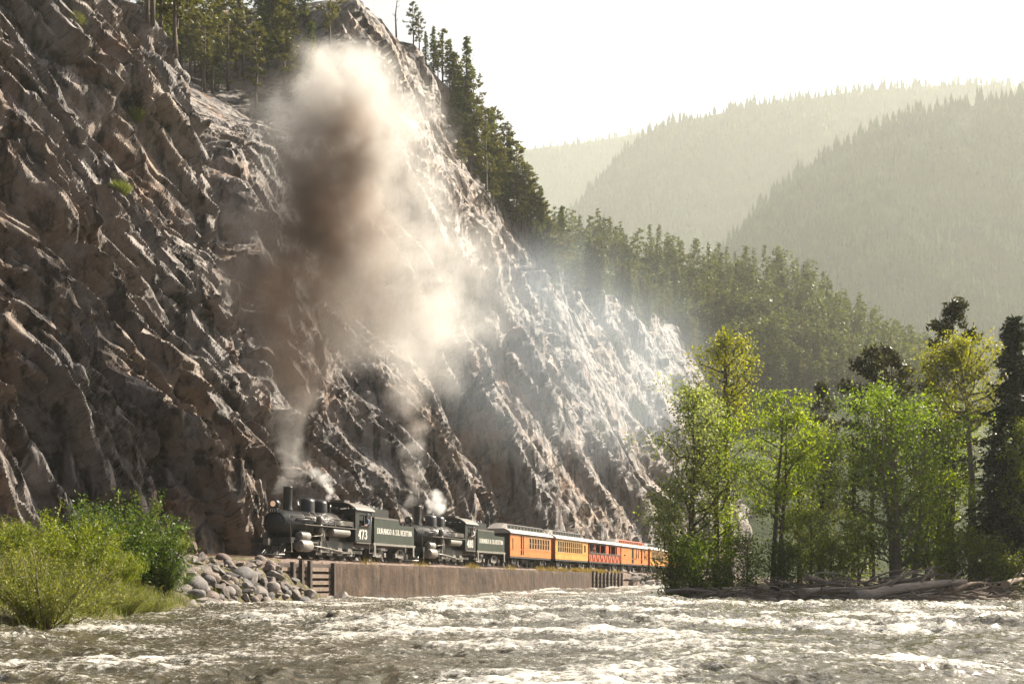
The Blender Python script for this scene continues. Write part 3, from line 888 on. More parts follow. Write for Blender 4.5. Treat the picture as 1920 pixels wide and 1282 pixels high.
def side_walls(C, L, mat, openings, z0=.86, z1=2.76, zw0=1.58, zw1=2.52, frame=M_CREAM, far=True):
    """openings: list of (x0, x1, zlow, zhigh, kind). Wall pieces fill what is left between them"""
    for sgn in ((-1, 1) if far else (-1,)):
        ya, yb = sorted((sgn * 1.20, sgn * 1.14))
        wb = MB()
        ops = sorted(openings)
        x = 0.0
        for (a, b, zl, zh, kd) in ops:
            if a > x: wb.box(x, a, ya, yb, z0, z1)
            if zl > z0: wb.box(a, b, ya, yb, z0, zl)
            if zh < z1: wb.box(a, b, ya, yb, zh, z1)
            x = b
        if x < L: wb.box(x, L, ya, yb, z0, z1)
        S_ = wb.build('side_wall', mat, C)
        for (a, b, zl, zh, kd) in ops:
            yo = sgn * 1.20
            t_ = .045
            wf = MB().box(a, a + t_, min(yo, yo + sgn * .02), max(yo, yo + sgn * .02), zl, zh).box(b - t_, b, min(yo, yo + sgn * .02), max(yo, yo + sgn * .02), zl, zh)
            wf.box(a + t_, b - t_, min(yo, yo + sgn * .02), max(yo, yo + sgn * .02), zh - t_, zh).box(a + t_, b - t_, min(yo, yo + sgn * .02), max(yo, yo + sgn * .02), zl, zl + t_)
            if kd == 'window': wf.box(a + t_, b - t_, sgn * 1.18 - .012, sgn * 1.18 + .012, (zl + zh) / 2 - .02, (zl + zh) / 2 + .02)
            nm = {'window': 'window', 'door': 'door', 'slot': 'window'}[kd]
            w_ = wf.build(nm, frame if kd == 'window' else M_UNDER, C)
            MB().box(a, b, sgn * 1.155 - .005, sgn * 1.155 + .005, zl, zh).build('pane', M_GLASS, w_)
        MB().box(0, L, min(yo_ for yo_ in (sgn * 1.20, sgn * 1.222)), max(sgn * 1.20, sgn * 1.222), zw0 - .16, zw0 - .10).build('belt_rail', mat, C)
        MB().box(-.02, L + .02, min(sgn * 1.20, sgn * 1.24), max(sgn * 1.20, sgn * 1.24), 2.64, 2.76).build('letter_board', M_DARKROOF if mat != M_GOLD else mat, C)
def end_walls(C, L, mat):
    for x in (0.0, L):
        a, b = (x - .0, x + .06) if x == 0 else (x - .06, x)
        MB().box(a, b, -1.138, 1.138, .86, 2.76).build('end_wall', mat, C)
        MB().box(a - .02 if x == 0 else b, a if x == 0 else b + .02, -.36, .36, .9, 2.6).build('end_door', M_DARKROOF, C)
def windows(x0, x1, n, zl, zh):
    p = (x1 - x0) / n
    return [(x0 + i * p + p * .12, x0 + (i + 1) * p - p * .12, zl, zh, 'window') for i in range(n)]
s_c = [(89.7, 100.3), (101.6, 112.0), (112.5, 124.5), (124.9, 137.2), (138.4, 148.2), (148.8, 160.0)]
C1, L1 = car_base(*s_c[0], 'orange baggage coach right behind the second tender', M_ORANGE, 0)
side_walls(C1, L1, M_ORANGE, [(.55, .72, 1.35, 2.35, 'slot'), (2.55, 2.85, 1.0, 2.6, 'door'), (3.1, 3.3, 1.0, 2.6, 'door')] + windows(4.6, 10.2, 8, 1.55, 2.52))
end_walls(C1, L1, M_UNDER); clerestory_roof(C1, L1, M_COACHROOF, M_DARKROOF)  # near-black end walls: shade on the coach end put into the colour
C2, L2 = car_base(*s_c[1], 'gold coach with a long row of twelve cream windows', M_GOLD, 0)
side_walls(C2, L2, M_GOLD, windows(.6, 8.6, 12, 1.50, 2.56) + [(9.1, 9.55, 1.7, 2.4, 'slot')])
end_walls(C2, L2, M_RED); clerestory_roof(C2, L2, M_COACHROOF, M_DARKROOF)
def open_car(k, label):
    C, L = car_base(*s_c[k], label, M_RED, 0)
    for sgn in (-1, 1):
        ya, yb = sorted((sgn * 1.20, sgn * 1.15))
        wl_ = MB().box(0, L, ya, yb, .86, 1.72).build('side_wall', M_RED, C)
        MB().box(0, L, min(sgn * 1.21, sgn * 1.27), max(sgn * 1.21, sgn * 1.27), 1.66, 1.76).build('rail', M_DARKROOF, C)
        n = 8
        for j in range(n):
            a = L * (j + .1) / n; b = L * (j + .9) / n
            MB().tube([(a, sgn * 1.225, .9), ((a + b) / 2 - .12, sgn * 1.225, 1.66)], .03, 4).tube([(b, sgn * 1.225, .9), ((a + b) / 2 + .12, sgn * 1.225, 1.66)], .03, 4).build('brace', M_UNDER, wl_)
        for j in range(7):
            x = L * j / 6
            MB().box(x - .06 if j else 0, x + .06 if j < 6 else L, ya, yb, 1.72, 2.76).build('post', M_RED, C)
        MB().box(L * .52, L * .60, ya, yb, 1.72, 2.76).box(L * .88, L, ya, yb, 1.72, 2.76).build('side_panel', M_RED, C)
        MB().box(-.02, L + .02, min(sgn * 1.20, sgn * 1.24), max(sgn * 1.20, sgn * 1.24), 2.62, 2.76).build('letter_board', M_DARKROOF, C)
    for x in (0, L - .06):
        MB().box(x, x + .06, -1.14, 1.14, .86, 2.76).build('end_wall', M_RED, C)
    MB().box(.1, L - .1, -.25, .25, .88, 1.30).build('bench', M_TIMBER, C)
    arc = [(1.34, 2.76), (1.28, 2.86), (.9, 3.05), (.4, 3.16), (0, 3.18)]
    MB().prism(arc + [(-y, z) for y, z in arc[-2::-1]], -.2, L + .2, 'x').build('roof', M_COACHROOF if k == 2 else M_DARKROOF, C)
    return C, L
C3, L3 = open_car(2, 'open-sided red gondola car with diagonal braces and riders')
C4, L4 = car_base(*s_c[3], 'orange car with tall dark doors and a red clerestory', M_ORANGE, 0)
side_walls(C4, L4, M_ORANGE, [(4.6, 5.4, .95, 2.62, 'door'), (6.7, 6.95, 1.5, 2.6, 'slot'), (7.6, 7.85, 1.5, 2.6, 'slot'), (8.9, 9.5, .95, 2.62, 'door'), (10.6, 10.85, 1.5, 2.6, 'slot')])
end_walls(C4, L4, M_RED); clerestory_roof(C4, L4, M_COACHROOF, M_RED)
C5, L5 = car_base(*s_c[4], 'pale gold coach half way down the train past the orange doors', M_GOLD, 0)
side_walls(C5, L5, M_GOLD, windows(.6, 8.6, 11, 1.45, 2.56))
end_walls(C5, L5, M_RED); clerestory_roof(C5, L5, M_COACHROOF, M_DARKROOF)
C6, L6 = open_car(5, 'last visible red car half hidden by the riverside trees')

# ------------------------------------------------------------------ track
TRK = empty('railway_track', W(0, D_TRACK, RAIL), TRACK_ROT, 'narrow gauge railway track along the foot of the cliff', 'railway track')
for sgn in (-1, 1):
    MB().prism([(sgn * .457 - .03, 0), (sgn * .457 + .03, 0), (sgn * .457 + .03, -.03), (sgn * .457 + .01, -.05), (sgn * .457 + .01, -.10), (sgn * .457 + .06, -.12), (sgn * .457 - .06, -.12), (sgn * .457 - .01, -.10), (sgn * .457 - .01, -.05), (sgn * .457 - .03, -.03)], -20, 330, 'x').build('rail', M_RUST, TRK)
sl_me = MB().box(-.10, .10, -1.05, 1.05, -.27, -.121).mesh('sleeper', M_TIMBER)
for i in range(210):
    link('sleeper', sl_me, TRK, (14 + i * .62, random.Random(i).uniform(-.06, .06), 0))
# ------------------------------------------------------------------ crew and riders
def flat(name, col, rough=.8): 
    return paint(name, col, rough, 0, .12, 6.0)
M_SKIN = flat('skin', (.42, .26, .19), .6)
CLOTH = [flat('cloth_%s' % n, c) for n, c in (('denim', (.10, .14, .22)), ('white', (.55, .55, .53)), ('red', (.35, .05, .04)), ('navy', (.03, .045, .09)), ('tan', (.34, .26, .16)), ('grey', (.18, .18, .19)))]
M_HAIR = flat('dark_hair', (.035, .025, .018))
def person(loc, rz, pose, shirt, trousers, head_mat, label, group, hat=False):
    """one continuous skinned body; pose: dict of joint positions, feet at z=0, facing -x"""
    J = {'pelvis': (0, 0, .95), 'waist': (0, 0, 1.10), 'chest': (0, 0, 1.34), 'neck': (0, 0, 1.50), 'jaw': (-.02, 0, 1.58), 'head': (-.01, 0, 1.66), 'crown': (.01, 0, 1.75), 'nose': (-.11, 0, 1.645),
         'sh': (0, .19, 1.42), 'el': (-.02, .25, 1.14), 'wr': (-.10, .25, .90), 'ha': (-.14, .25, .82), 'hip': (0, .10, .90), 'kn': (-.02, .11, .50), 'an': (.02, .11, .08), 'toe': (-.16, .12, .04)}
    RAD = {'pelvis': (.15, .13), 'waist': (.135, .11), 'chest': (.17, .12), 'neck': (.06, .06), 'jaw': (.075, .07), 'head': (.095, .085), 'crown': (.06, .06), 'nose': (.014, .014),
           'sh': (.075, .07), 'el': (.05, .05), 'wr': (.034, .034), 'ha': (.04, .025), 'hip': (.10, .10), 'kn': (.065, .065), 'an': (.045, .045), 'toe': (.045, .035)}
    pts, rad, idx = [], [], {}
    def put(k, p, r): idx[k] = len(pts); pts.append(p); rad.append(r)
    for k in ('pelvis', 'waist', 'chest', 'neck', 'jaw', 'head', 'crown', 'nose'):
        put(k, pose.get(k, J[k]), RAD[k])
    for sd, sg in (('l', 1), ('r', -1)):
        for k in ('sh', 'el', 'wr', 'ha', 'hip', 'kn', 'an', 'toe'):
            p = pose.get(k + sd) or pose.get(k)
            if p is None: p = J[k]
            p = (p[0], abs(p[1]) * sg if (k + sd) not in pose else p[1], p[2])
            put(k + sd, p, RAD[k])
        for f in range(5):                                  # fingers leave the palm, thumb from its side
            h = Vector(pts[idx['ha' + sd]]); w_ = Vector(pts[idx['wr' + sd]]); dr = (h - w_).normalized()
            side = Vector((-dr.z, 0, dr.x)) if abs(dr.y) < .9 else Vector((1, 0, 0))
            ln = (.055, .075, .082, .076, .06)[f]
            b_ = h + side * (.032 - f * .016) + dr * (.0 if f == 0 else .03)
            put('f%d%s' % (f, sd), tuple(b_ + dr * ln + (side * .03 if f == 0 else Vector((0, -.012 * sg, 0)))), (.0085, .0085))
    E = [('pelvis', 'waist'), ('waist', 'chest'), ('chest', 'neck'), ('neck', 'jaw'), ('jaw', 'head'), ('head', 'crown'), ('head', 'nose')]
    for sd in 'lr':
        E += [('chest', 'sh' + sd), ('sh' + sd, 'el' + sd), ('el' + sd, 'wr' + sd), ('wr' + sd, 'ha' + sd), ('pelvis', 'hip' + sd), ('hip' + sd, 'kn' + sd), ('kn' + sd, 'an' + sd), ('an' + sd, 'toe' + sd)]
        E += [('ha' + sd, 'f%d%s' % (f, sd)) for f in range(5)]
    me = bpy.data.meshes.new('person'); me.from_pydata(pts, [(idx[a], idx[b]) for a, b in E], [])
    tmp = link('person', me)
    md = tmp.modifiers.new('skin', 'SKIN'); md.use_smooth_shade = True
    if not me.skin_vertices:
        bpy.context.view_layer.objects.active = tmp
        bpy.ops.mesh.customdata_skin_add()
    for i, sv in enumerate(me.skin_vertices[0].data):
        sv.radius = rad[i]; sv.use_root = (i == 0)
    tmp.modifiers.new('sub', 'SUBSURF').levels = 1
    dg = bpy.context.evaluated_depsgraph_get()
    body = bpy.data.meshes.new_from_object(tmp.evaluated_get(dg))
    bpy.data.objects.remove(tmp)
    for m_ in (shirt, trousers, M_SKIN): body.materials.append(m_)
    nk = Vector(pts[idx['neck']]); pe = Vector(pts[idx['pelvis']])
    hands = [Vector(pts[idx['ha' + s_]]) for s_ in 'lr']
    for pl in body.polygons:
        c = pl.center
        if (c - Vector(pts[idx['head']])).length < .17 or min((c - h).length for h in hands) < .13: pl.material_index = 2
        elif (c - pe).length < .16 or (c.z < pe.z + .06): pl.material_index = 1
        pl.use_smooth = True
    e = link('person', body, None, loc, (0, 0, rz))
    tag(e, label, 'person', group)
    hd = Vector(pts[idx['head']])
    mb = MB().lathe([(.098, .0), (.105, .03), (.09, .08), (.05, .115), (.01, .125)], 'z', (hd.x + .012, hd.y, hd.z + .01), 14)
    if hat: mb.prism([(hd.x - .19, hd.z + .03), (hd.x - .08, hd.z + .045), (hd.x - .08, hd.z + .03), (hd.x - .19, hd.z + .02)], hd.y - .07, hd.y + .07)
    mb.build('cap' if hat else 'hair', head_mat, e)
    for sg in (-1, 1):
        MB().lathe([(.004, -.012), (.011, -.004), (.012, .004), (.006, .010)], 'x', (hd.x - .088, hd.y + sg * .033, hd.z + .005), 8).build('eye', M_BLACK, e)
    return e
def in_car(s_ref, x, y, z): 
    return W(s_ref + x, D_TRACK + y, RAIL + z)
LEAN = {'pelvis': (0, 0, .95), 'waist': (-.01, -.06, 1.10), 'chest': (-.03, -.18, 1.31), 'neck': (-.06, -.29, 1.43), 'jaw': (-.09, -.33, 1.50), 'head': (-.10, -.35, 1.58), 'crown': (-.09, -.36, 1.67), 'nose': (-.20, -.355, 1.57),
        'shl': (-.02, .0, 1.38), 'ell': (-.12, .06, 1.16), 'wrl': (-.30, .02, 1.06), 'hal': (-.36, .0, 1.05), 'shr': (-.03, -.36, 1.30), 'elr': (-.12, -.40, 1.05), 'wrr': (-.30, -.36, .99), 'har': (-.37, -.35, .99)}
person(in_car(54.2, 9.95, -1.06, 1.13), TRACK_ROT, LEAN, CLOTH[0], CLOTH[3], CLOTH[0], 'engineer in denim and a blue cap leaning from the leading cab window', 'train crew', True)
person(in_car(71.35, 9.95, -1.06, 1.13), TRACK_ROT, LEAN, CLOTH[1], CLOTH[3], CLOTH[5], 'crew member in a pale shirt at the second locomotive cab window', 'train crew', True)
SIT = {'pelvis': (0, 0, .50), 'waist': (.02, 0, .65), 'chest': (.02, 0, .88), 'neck': (.01, 0, 1.04), 'jaw': (-.02, 0, 1.11), 'head': (-.01, 0, 1.19), 'crown': (.01, 0, 1.28), 'nose': (-.11, 0, 1.175),
       'sh': (.01, .19, .96), 'el': (-.05, .24, .70), 'wr': (-.28, .18, .62), 'ha': (-.36, .16, .62), 'hip': (0, .10, .48), 'kn': (-.42, .12, .50), 'an': (-.42, .12, .08), 'toe': (-.58, .12, .05)}
for k in range(7):
    x = (.9, 1.8, 2.7, 3.7, 4.6, 5.5, 8.4)[k]
    person(in_car(112.5, x, -.31, .88), TRACK_ROT + 1.57, SIT, CLOTH[(k * 2 + 1) % 6], CLOTH[(k + 3) % 6], M_HAIR,
           ['rider in a white top in the first opening of the red gondola car', 'second rider from the front of the red gondola car', 'third rider from the front of the red gondola car', 'fourth rider from the front of the red gondola car', 'fifth rider from the front of the red gondola car', 'sixth rider, just ahead of the red panel', 'lone rider behind the red panel of the gondola car'][k], 'riders in the open gondola car')
# ------------------------------------------------------------------ walls along the water
def mat_concrete():
    t = NT('weathered_concrete')
    v = t.coords()
    vst = t.coords((1, 1, .25))
    c = t.ramp(t.noise(v, .7, 6, .65), [(.3, (.036, .023, .016)), (.55, (.07, .045, .031)), (.75, (.11, .078, .056))])
    c = t.mix(t.ramp(t.noise(vst, 1.6, 5, .6), [(.48, 0), (.66, .9)]), c, (.026, .02, .016))
    c = t.mix(t.ramp(t.noise(t.coords((1, 1, .12)), 2.4, 5, .7), [(.56, 0), (.70, .55)]), c, (.14, .112, .09))
    c = t.mix(t.ramp(t.noise(v, 5, 6, .75), [(.55, 0), (.75, .4)]), c, (.17, .135, .105))
    sx = t.n.new('ShaderNodeSeparateXYZ'); t.l.new(v, sx.inputs[0])
    wet = t.math('ADD', sx.outputs[2], t.math('MULTIPLY', t.noise(v, .9, 5, .7), 1.1))
    wm = t.ramp(wet, [(.75, 1), (1.0, 0)])
    c = t.mix(t.math('MULTIPLY', wm, .6), c, (.03, .025, .02))
    t.base(c, t.ramp(wm, [(0, .9), (1, .35)]), None, t.bump(t.noise(v, 6, 8, .7), .7, .06), .25)
    return t.m
M_CONC = mat_concrete()
def retaining_wall(s0, s1):
    n, m = int((s1 - s0) / .12), 26
    s = np.linspace(s0, s1, n)
    zf = np.linspace(-1.4, 2.18, m)
    S, Zg = np.meshgrid(s, zf, indexing='ij')
    chip = .10 * np.clip(fbm(S / .8, np.full_like(S, 3.3), None, 4, 611), 0, 1) + .02
    top = np.clip((Zg - 1.9) / .28, 0, 1)
    d = 31.02 + .02 * fbm(S / .6, Zg / .6, None, 4, 621) + chip * top ** 2 + .03 * fbm(S / 3, Zg / 2, None, 3, 622)
    jn = np.abs((S - s0) / 5.4 - np.round((S - s0) / 5.4)) * 5.4
    d = d + .018 * (1 - sstep(.02, .07, jn))
    Zs = Zg - .12 * top * np.clip(fbm(S / .5, np.zeros_like(S), None, 4, 631), 0, 1)
    front = np.stack([NX * d + TX * S, NY * d + TY * S, Zs], -1)
    back = front[:, -1:, :].copy(); dd = 31.5 - d[:, -1:]
    back[..., 0] += NX * dd; back[..., 1] += NY * dd
    P = np.concatenate([front, back], 1)
    o = link('retaining_wall', np_mesh('retaining_wall', P.reshape(-1, 3), grid_faces(n, m + 1), M_CONC))
    return tag(o, 'long stained concrete retaining wall between the track and the rapids', 'retaining wall')
retaining_wall(56.6, 106.2)
def cribbing(s0, s1, posts, rows, label, seed):
    C = empty('timber_cribbing', W(s0, 31.05, 0), TRACK_ROT, label, 'timber wall')
    rg = random.Random(seed)
    for xp in posts:
        MB().box(xp - .10, xp + .10, -.16, .04, -1.3, 2.2 + rg.uniform(-.05, .1)).build('post', M_TIMBER, C)
    edges = sorted(set([0.0] + list(posts) + [s1 - s0]))
    for a, b in zip(edges, edges[1:]):
        if b - a < .25: continue
        for k in range(rows):
            z = -1.0 + k * 3.05 / rows + rg.uniform(-.03, .03)
            MB().box(a + .005, b - .005, .045, .16 + rg.uniform(0, .03), z, z + 3.05 / rows * rg.uniform(.55, .66)).build('plank', M_PLANK, C)
    MB().box(0, s1 - s0, .2, .24, -1.3, 2.1).build('dark_backing', M_TIMBER, C)  # dark sheet filling the gaps between the planks
    return C
M_PLANK = paint('grey_brown_planks', (.17, .125, .095), .9, 0, .35, 5.0, .4)
cribbing(51.2, 56.55, (.9, 1.75, 2.6, 5.15), 9, 'short timber crib of dark posts and planks beside the boulders', 1)
cribbing(106.3, 117.4, (.3, 1.6, 2.9, 4.2, 5.5, 6.9, 8.2, 9.6, 10.9), 8, 'dark timber crib at the far end of the concrete wall', 2)

# ------------------------------------------------------------------ boulders
def mat_boulder():
    t = NT('boulder_stone')
    v = t.coords()
    oi = t.n.new('ShaderNodeObjectInfo')
    c = t.ramp(oi.outputs['Random'], [(0, (.15, .115, .098)), (.25, (.19, .165, .148)), (.45, (.115, .113, .114)), (.65, (.23, .20, .178)), (.8, (.07, .064, .062)), (1, (.165, .14, .125))])
    c = t.mix(.7, c, t.ramp(t.noise(v, 2.2, 6, .7), [(.3, (.45, .45, .45)), (.7, (1.15, 1.12, 1.1))]), 'MULTIPLY')
    c = t.mix(t.ramp(t.noise(v, 5.0, 4, .6), [(.6, 0), (.75, .5)]), c, (.40, .36, .32))
    t.base(c, .8, None, t.bump(t.noise(v, 7, 7, .7), .45, .06), .3)
    return t.m
M_BOULDER = mat_boulder()
def boulder_mesh(seed, angular):
    rg = random.Random(seed)
    bm = bmesh.new()
    bmesh.ops.create_icosphere(bm, subdivisions=3, radius=1)
    V = np.array([v.co[:] for v in bm.verts])
    planes = []
    for k in range(13 if angular else 5):
        n = Vector((rg.gauss(0, 1), rg.gauss(0, 1), rg.gauss(0, 1))).normalized()
        planes.append((n, rg.uniform(.42, .74) if angular else rg.uniform(.78, .95)))
    for n, d in planes:
        n = np.array(n)
        ex = np.clip(V @ n - d, 0, None)
        V = V - ex[:, None] * n[None] * (.97 if angular else .75)
    nz = fbm(V[:, 0] * 1.3 + seed, V[:, 1] * 1.3, V[:, 2] * 1.3, 3, seed)
    V = V * (1 + (.10 if angular else .07) * nz)[:, None]
    V = V * np.array([rg.uniform(.95, 1.35), rg.uniform(.8, 1.05), rg.uniform(.6, .85)])
    for v, c in zip(bm.verts, V): v.co = c
    me = bpy.data.meshes.new('boulder'); bm.to_mesh(me); bm.free()
    me.polygons.foreach_set('use_smooth', [not angular] * len(me.polygons))
    me.materials.append(M_BOULDER)
    return me
B_ROUND = [boulder_mesh(i, False) for i in range(5)]
B_ANG = [boulder_mesh(20 + i, True) for i in range(7)]
def boulder(mesh, loc, size, seed, label, group):
    rg = random.Random(seed)
    o = link('boulder', mesh, None, loc, (rg.uniform(-.5, .5), rg.uniform(-.5, .5), rg.uniform(0, 6.28)))
    o.scale = (size * rg.uniform(.85, 1.15), size * rg.uniform(.85, 1.15), size * rg.uniform(.85, 1.15))
    return tag(o, label, 'boulder', group)
def pix(px, Z, z=0.0): return Vector(((px - 960) / F * Z, Z, z))
def sd_of(p): return TX * p[0] + TY * p[1], NX * p[0] + NY * p[1]
def ray_to_bank(px, py):
    """first point of the left bank met by the sight line of a photo pixel"""
    for Z in np.arange(14, 75, .1):
        z = CAMZ + (1096 - py) / F * Z
        p = pix(px, Z, z); s, d = sd_of(p)
        if float(bank_z(s, d)) >= z: return p
    return pix(px, 60, 0)
named = [(361, 1106, .78, 0, 1, 'big smooth brown boulder at the water beside the willow bush'),
         (394, 1086, .62, 1, 1, 'long pale rounded boulder lying above the brown one'),
         (397, 1122, .52, 2, 1, 'cream round boulder low on the waterline'),
         (437, 1112, .62, 3, 1, 'dark rounded boulder leaning left at the foot of the riprap'),
         (516, 1084, .62, 0, 0, 'tall grey angular slab in the middle of the riprap'),
         (474, 1098, .60, 1, 0, 'flat topped tan block half way up the riprap'),
         (490, 1052, .50, 2, 1, 'round pale boulder at the top of the riprap below the pilot'),
         (502, 1122, .66, 2, 0, 'broad dark boulder standing in the splash at the river edge'),
         (552, 1118, .95, 3, 0, 'largest wet black angular boulder in front of the timber crib'),
         (577, 1118, .75, 4, 0, 'slanting dark slab between the wet boulder and the crib'),
         (447, 1058, .50, 5, 0, 'dark tilted block at the upper left of the riprap'),
         (548, 1088, .55, 6, 0, 'white faced angular block above the wet boulders')]
taken = []
for k, (px, py, sz, vi, rnd_, lb) in enumerate(named):
    p = ray_to_bank(px, py)
    sz *= .72
    boulder(B_ROUND[vi] if rnd_ else B_ANG[vi], p + Vector((0, 0, sz * .15)), sz, 900 + k, lb, 'riprap boulders')
    taken.append((p, sz))
rg = random.Random(77)
cnt = 0
for i in range(5000):
    if cnt >= 286: break
    s = rg.uniform(36.5, 57.4); dw = float(bank_water_d(s))
    d = rg.uniform(dw - .9, 31.7)
    if s > 51 and d > 30.6: continue
    sz = rg.choice((.18, .21, .25, .3, .36, .46)) * rg.uniform(.85, 1.15)
    z = float(bank_z(s, d))
    if s > 51: z = min(z, float(np.interp(s, [51, 53, 58], [9, 1.0, -.3])))
    p = W(s, d, max(z, -.35) + sz * .25)
    if any((p - q).length < (sz + r_) * .48 for q, r_ in taken): continue
    taken.append((p, sz)); cnt += 1
    wet = d < dw + .5
    ang = rg.random() >= .22
    size = 'small' if sz < .26 else 'mid-sized' if sz < .38 else 'large'
    lvl = 'wet at the waterline' if wet else 'low on the slope' if d < dw + .45 * (31.7 - dw) else 'high on the slope'
    part = 'beside the willow bushes' if s < 43 else 'in the middle stretch' if s < 50 else 'near the timber crib'
    lb = '%s %s riprap stone %s %s' % (size, 'angular' if ang else 'rounded', lvl, part)
    boulder(rg.choice(B_ANG if ang else B_ROUND), p, sz, i, lb, lb + 's group')
# rocks at the foot of the concrete wall
for k, (px, dd, sz, lb) in enumerate(((628, .5, .75, 'dark jagged rock against the near end of the concrete wall'), (640, .35, .5, 'second dark rock at the near end of the concrete wall'),
                                     (676, .3, .55, 'lone black rock in the spray at the foot of the wall'), (668, .45, .35, 'small rock beside the lone black rock under the wall'),
                                     (935, .3, .5, 'dark rock splashed by foam under the middle of the wall'), (958, .4, .55, 'foam washed rock under the first coach'))):
    s = s_at(px, 31.0 - dd)
    boulder(B_ANG[k % 7], W(s, 31.0 - dd, float(water_level(s)) + .1), sz, 500 + k, lb, 'rocks under the concrete wall')
cnt = 0; tk2 = []
for i in range(700):
    if cnt >= 60: break
    s = rg.uniform(117.8, 152); f = rg.random()
    d = 29.4 + f * 1.9; z = .35 + f * 1.75
    sz = rg.uniform(.35, .8)
    p = W(s, d, z)
    if any((p - q).length < (sz + r_) * .5 for q, r_ in tk2): continue
    tk2.append((p, sz)); cnt += 1
    boulder(rg.choice(B_ANG), p, sz, 1500 + i, 'rock of the far riprap beyond the second timber crib', 'far riprap beyond the timber crib')
for k, (px, py, sz) in enumerate(((1444, 1136, .55), (1410, 1137, .4), (1465, 1134, .45), (1375, 1131, .5), (1340, 1128, .45), (1395, 1128, .4), (1880, 1122, .5), (1700, 1126, .4), (1610, 1131, .35), (1480, 1137, .3), (1330, 1135, .3))):
    X = (px - 960) / F * 58.6
    boulder(B_ROUND[k % 5], (X, 58.6 - (k % 3) * .4, .02), sz, 2500 + k, ('pale round boulder at the water in front of the log pile' if k == 0 else 'rounded stone on the water edge of the wooded bar'), 'stones edging the wooded bar')

# ------------------------------------------------------------------ driftwood
def mat_log():
    t = NT('weathered_wood')
    v = t.coords((16, 16, 2))
    oi = t.n.new('ShaderNodeObjectInfo')
    c = t.ramp(oi.outputs['Random'], [(0, (.36, .31, .26)), (.4, (.27, .21, .165)), (.7, (.44, .395, .345)), (1, (.17, .12, .09))])
    c = t.mix(.8, c, t.ramp(t.noise(v, 6, 5, .7), [(.3, (.35, .33, .31)), (.7, (1.2, 1.15, 1.1))]), 'MULTIPLY')
    t.base(c, .85, None, t.bump(t.noise(v, 9, 6, .75), .9, .05), .2)
    return t.m
M_LOG = mat_log()
def log_mesh(seed, bend=.06, n=9, stub=True):
    """unit length log along z, tapered, crooked, with branch stubs"""
    r = random.Random(seed); mb = MB()
    pts, rr = [], []
    for i in range(8):
        t = i / 7
        pts.append((bend * math.sin(t * 3 + seed) + r.uniform(-.006, .006), bend * math.cos(t * 2.3 + seed) + r.uniform(-.006, .006), t))
        rr.append((.05 - .026 * t) * r.uniform(.9, 1.1) * (1.35 if i == 0 else 1))
    mb.tube(pts, rr, n)
    if stub:
        for k in range(r.randint(2, 5)):
            i = r.randint(2, 6); p = Vector(pts[i]); a = r.uniform(0, 6.28)
            L = r.uniform(.06, .18)
            mb.tube([p, p + Vector((math.cos(a) * L, math.sin(a) * L, L * .6))], [.012, .005], 5)
    return mb.mesh('log', M_LOG)
LOGS = [log_mesh(i, .03 + .02 * (i % 4)) for i in range(8)]
def log(p0, p1, thick, seed, label, group, name='driftwood_log'):
    p0, p1 = Vector(p0), Vector(p1)
    v = p1 - p0
    o = link(name, LOGS[seed % 8], None, p0, v.to_track_quat('Z', 'X').to_euler())
    L = v.length
    o.scale = (thick * 10, thick * 10, L)
    return tag(o, label, 'log', group)
def pixY(px, py, Y): return pix(px, Y, CAMZ + (1096 - py) / F * Y)
big = [((1597, 1122, 58.6), (1812, 1092, 60.5), .62, 'longest bleached trunk slanting up across the driftwood pile'),
       ((1500, 1117, 58.8), (1620, 1105, 59.6), .40, 'thick brown log with a cut end at the left of the pile'),
       ((1512, 1088, 60.2), (1600, 1090, 60.6), .30, 'straight level log at the back left of the pile'),
       ((1610, 1105, 59.2), (1690, 1076, 60.4), .26, 'pale log propped steeply against the long trunk'),
       ((1660, 1088, 60.0), (1755, 1079, 61.2), .24, 'slim log lying along the crest of the driftwood pile'),
       ((1675, 1082, 60.6), (1720, 1072, 61.2), .22, 'short log sticking up at the top of the pile'),
       ((1780, 1106, 59.4), (1850, 1096, 60.4), .26, 'brown log lying beyond the root end of the long trunk'),
       ((1540, 1110, 58.7), (1660, 1107, 58.8), .20, 'thin straight log in front of the pile above the water'),
       ((1880, 1096, 59.5), (1925, 1086, 61.0), .34, 'stump end poking into view on the far bank edge')]
for k, (a, b, th, lb) in enumerate(big):
    log(pixY(a[0], a[1], a[2] - .9), pixY(b[0], b[1], b[2] - .9), th, k, lb, 'large driftwood logs')
rg = random.Random(9)
for k in range(170):
    px = rg.uniform(1500, 1810) if k < 115 else rg.uniform(1290, 1520) if k < 145 else rg.uniform(1790, 1915)
    hgt = np.interp(px, [1290, 1500, 1620, 1720, 1810, 1915], [.9, 1.2, 1.6, 1.75, 1.0, .6])
    Y = rg.uniform(57.7, 60.7)
    X = (px - 960) / F * Y
    f = np.clip((Y - 57.4) / 2.4, .1, 1)
    z = max(.1, float(bar_z(X, Y)) - .1) + hgt * f * rg.uniform(.1, .85)
    a = rg.gauss(0, .35) if rg.random() < .75 else rg.uniform(-1.5, 1.5)
    L = rg.uniform(.9, 3.4); t_ = rg.gauss(.05, .16)
    dv = Vector((math.cos(a) * math.cos(t_), math.sin(a) * math.cos(t_) * .6, math.sin(t_))) * L
    c = Vector((X, Y, z))
    where = 'among the main driftwood pile' if k < 115 else 'in the shaded drift under the left trees' if k < 145 else 'in the brown drift at the right edge'
    th = rg.uniform(.05, .17)
    lb = '%s %s %s weathered branch %s' % ('thick' if th > .11 else 'thin', 'long' if L > 2.1 else 'short', 'crosswise' if abs(a) > .6 else 'level' if abs(t_) < .12 else 'tilted', where)
    log(c - dv / 2, c + dv / 2, th, k, lb, lb + ' set', 'driftwood_branch')
tw = MB()
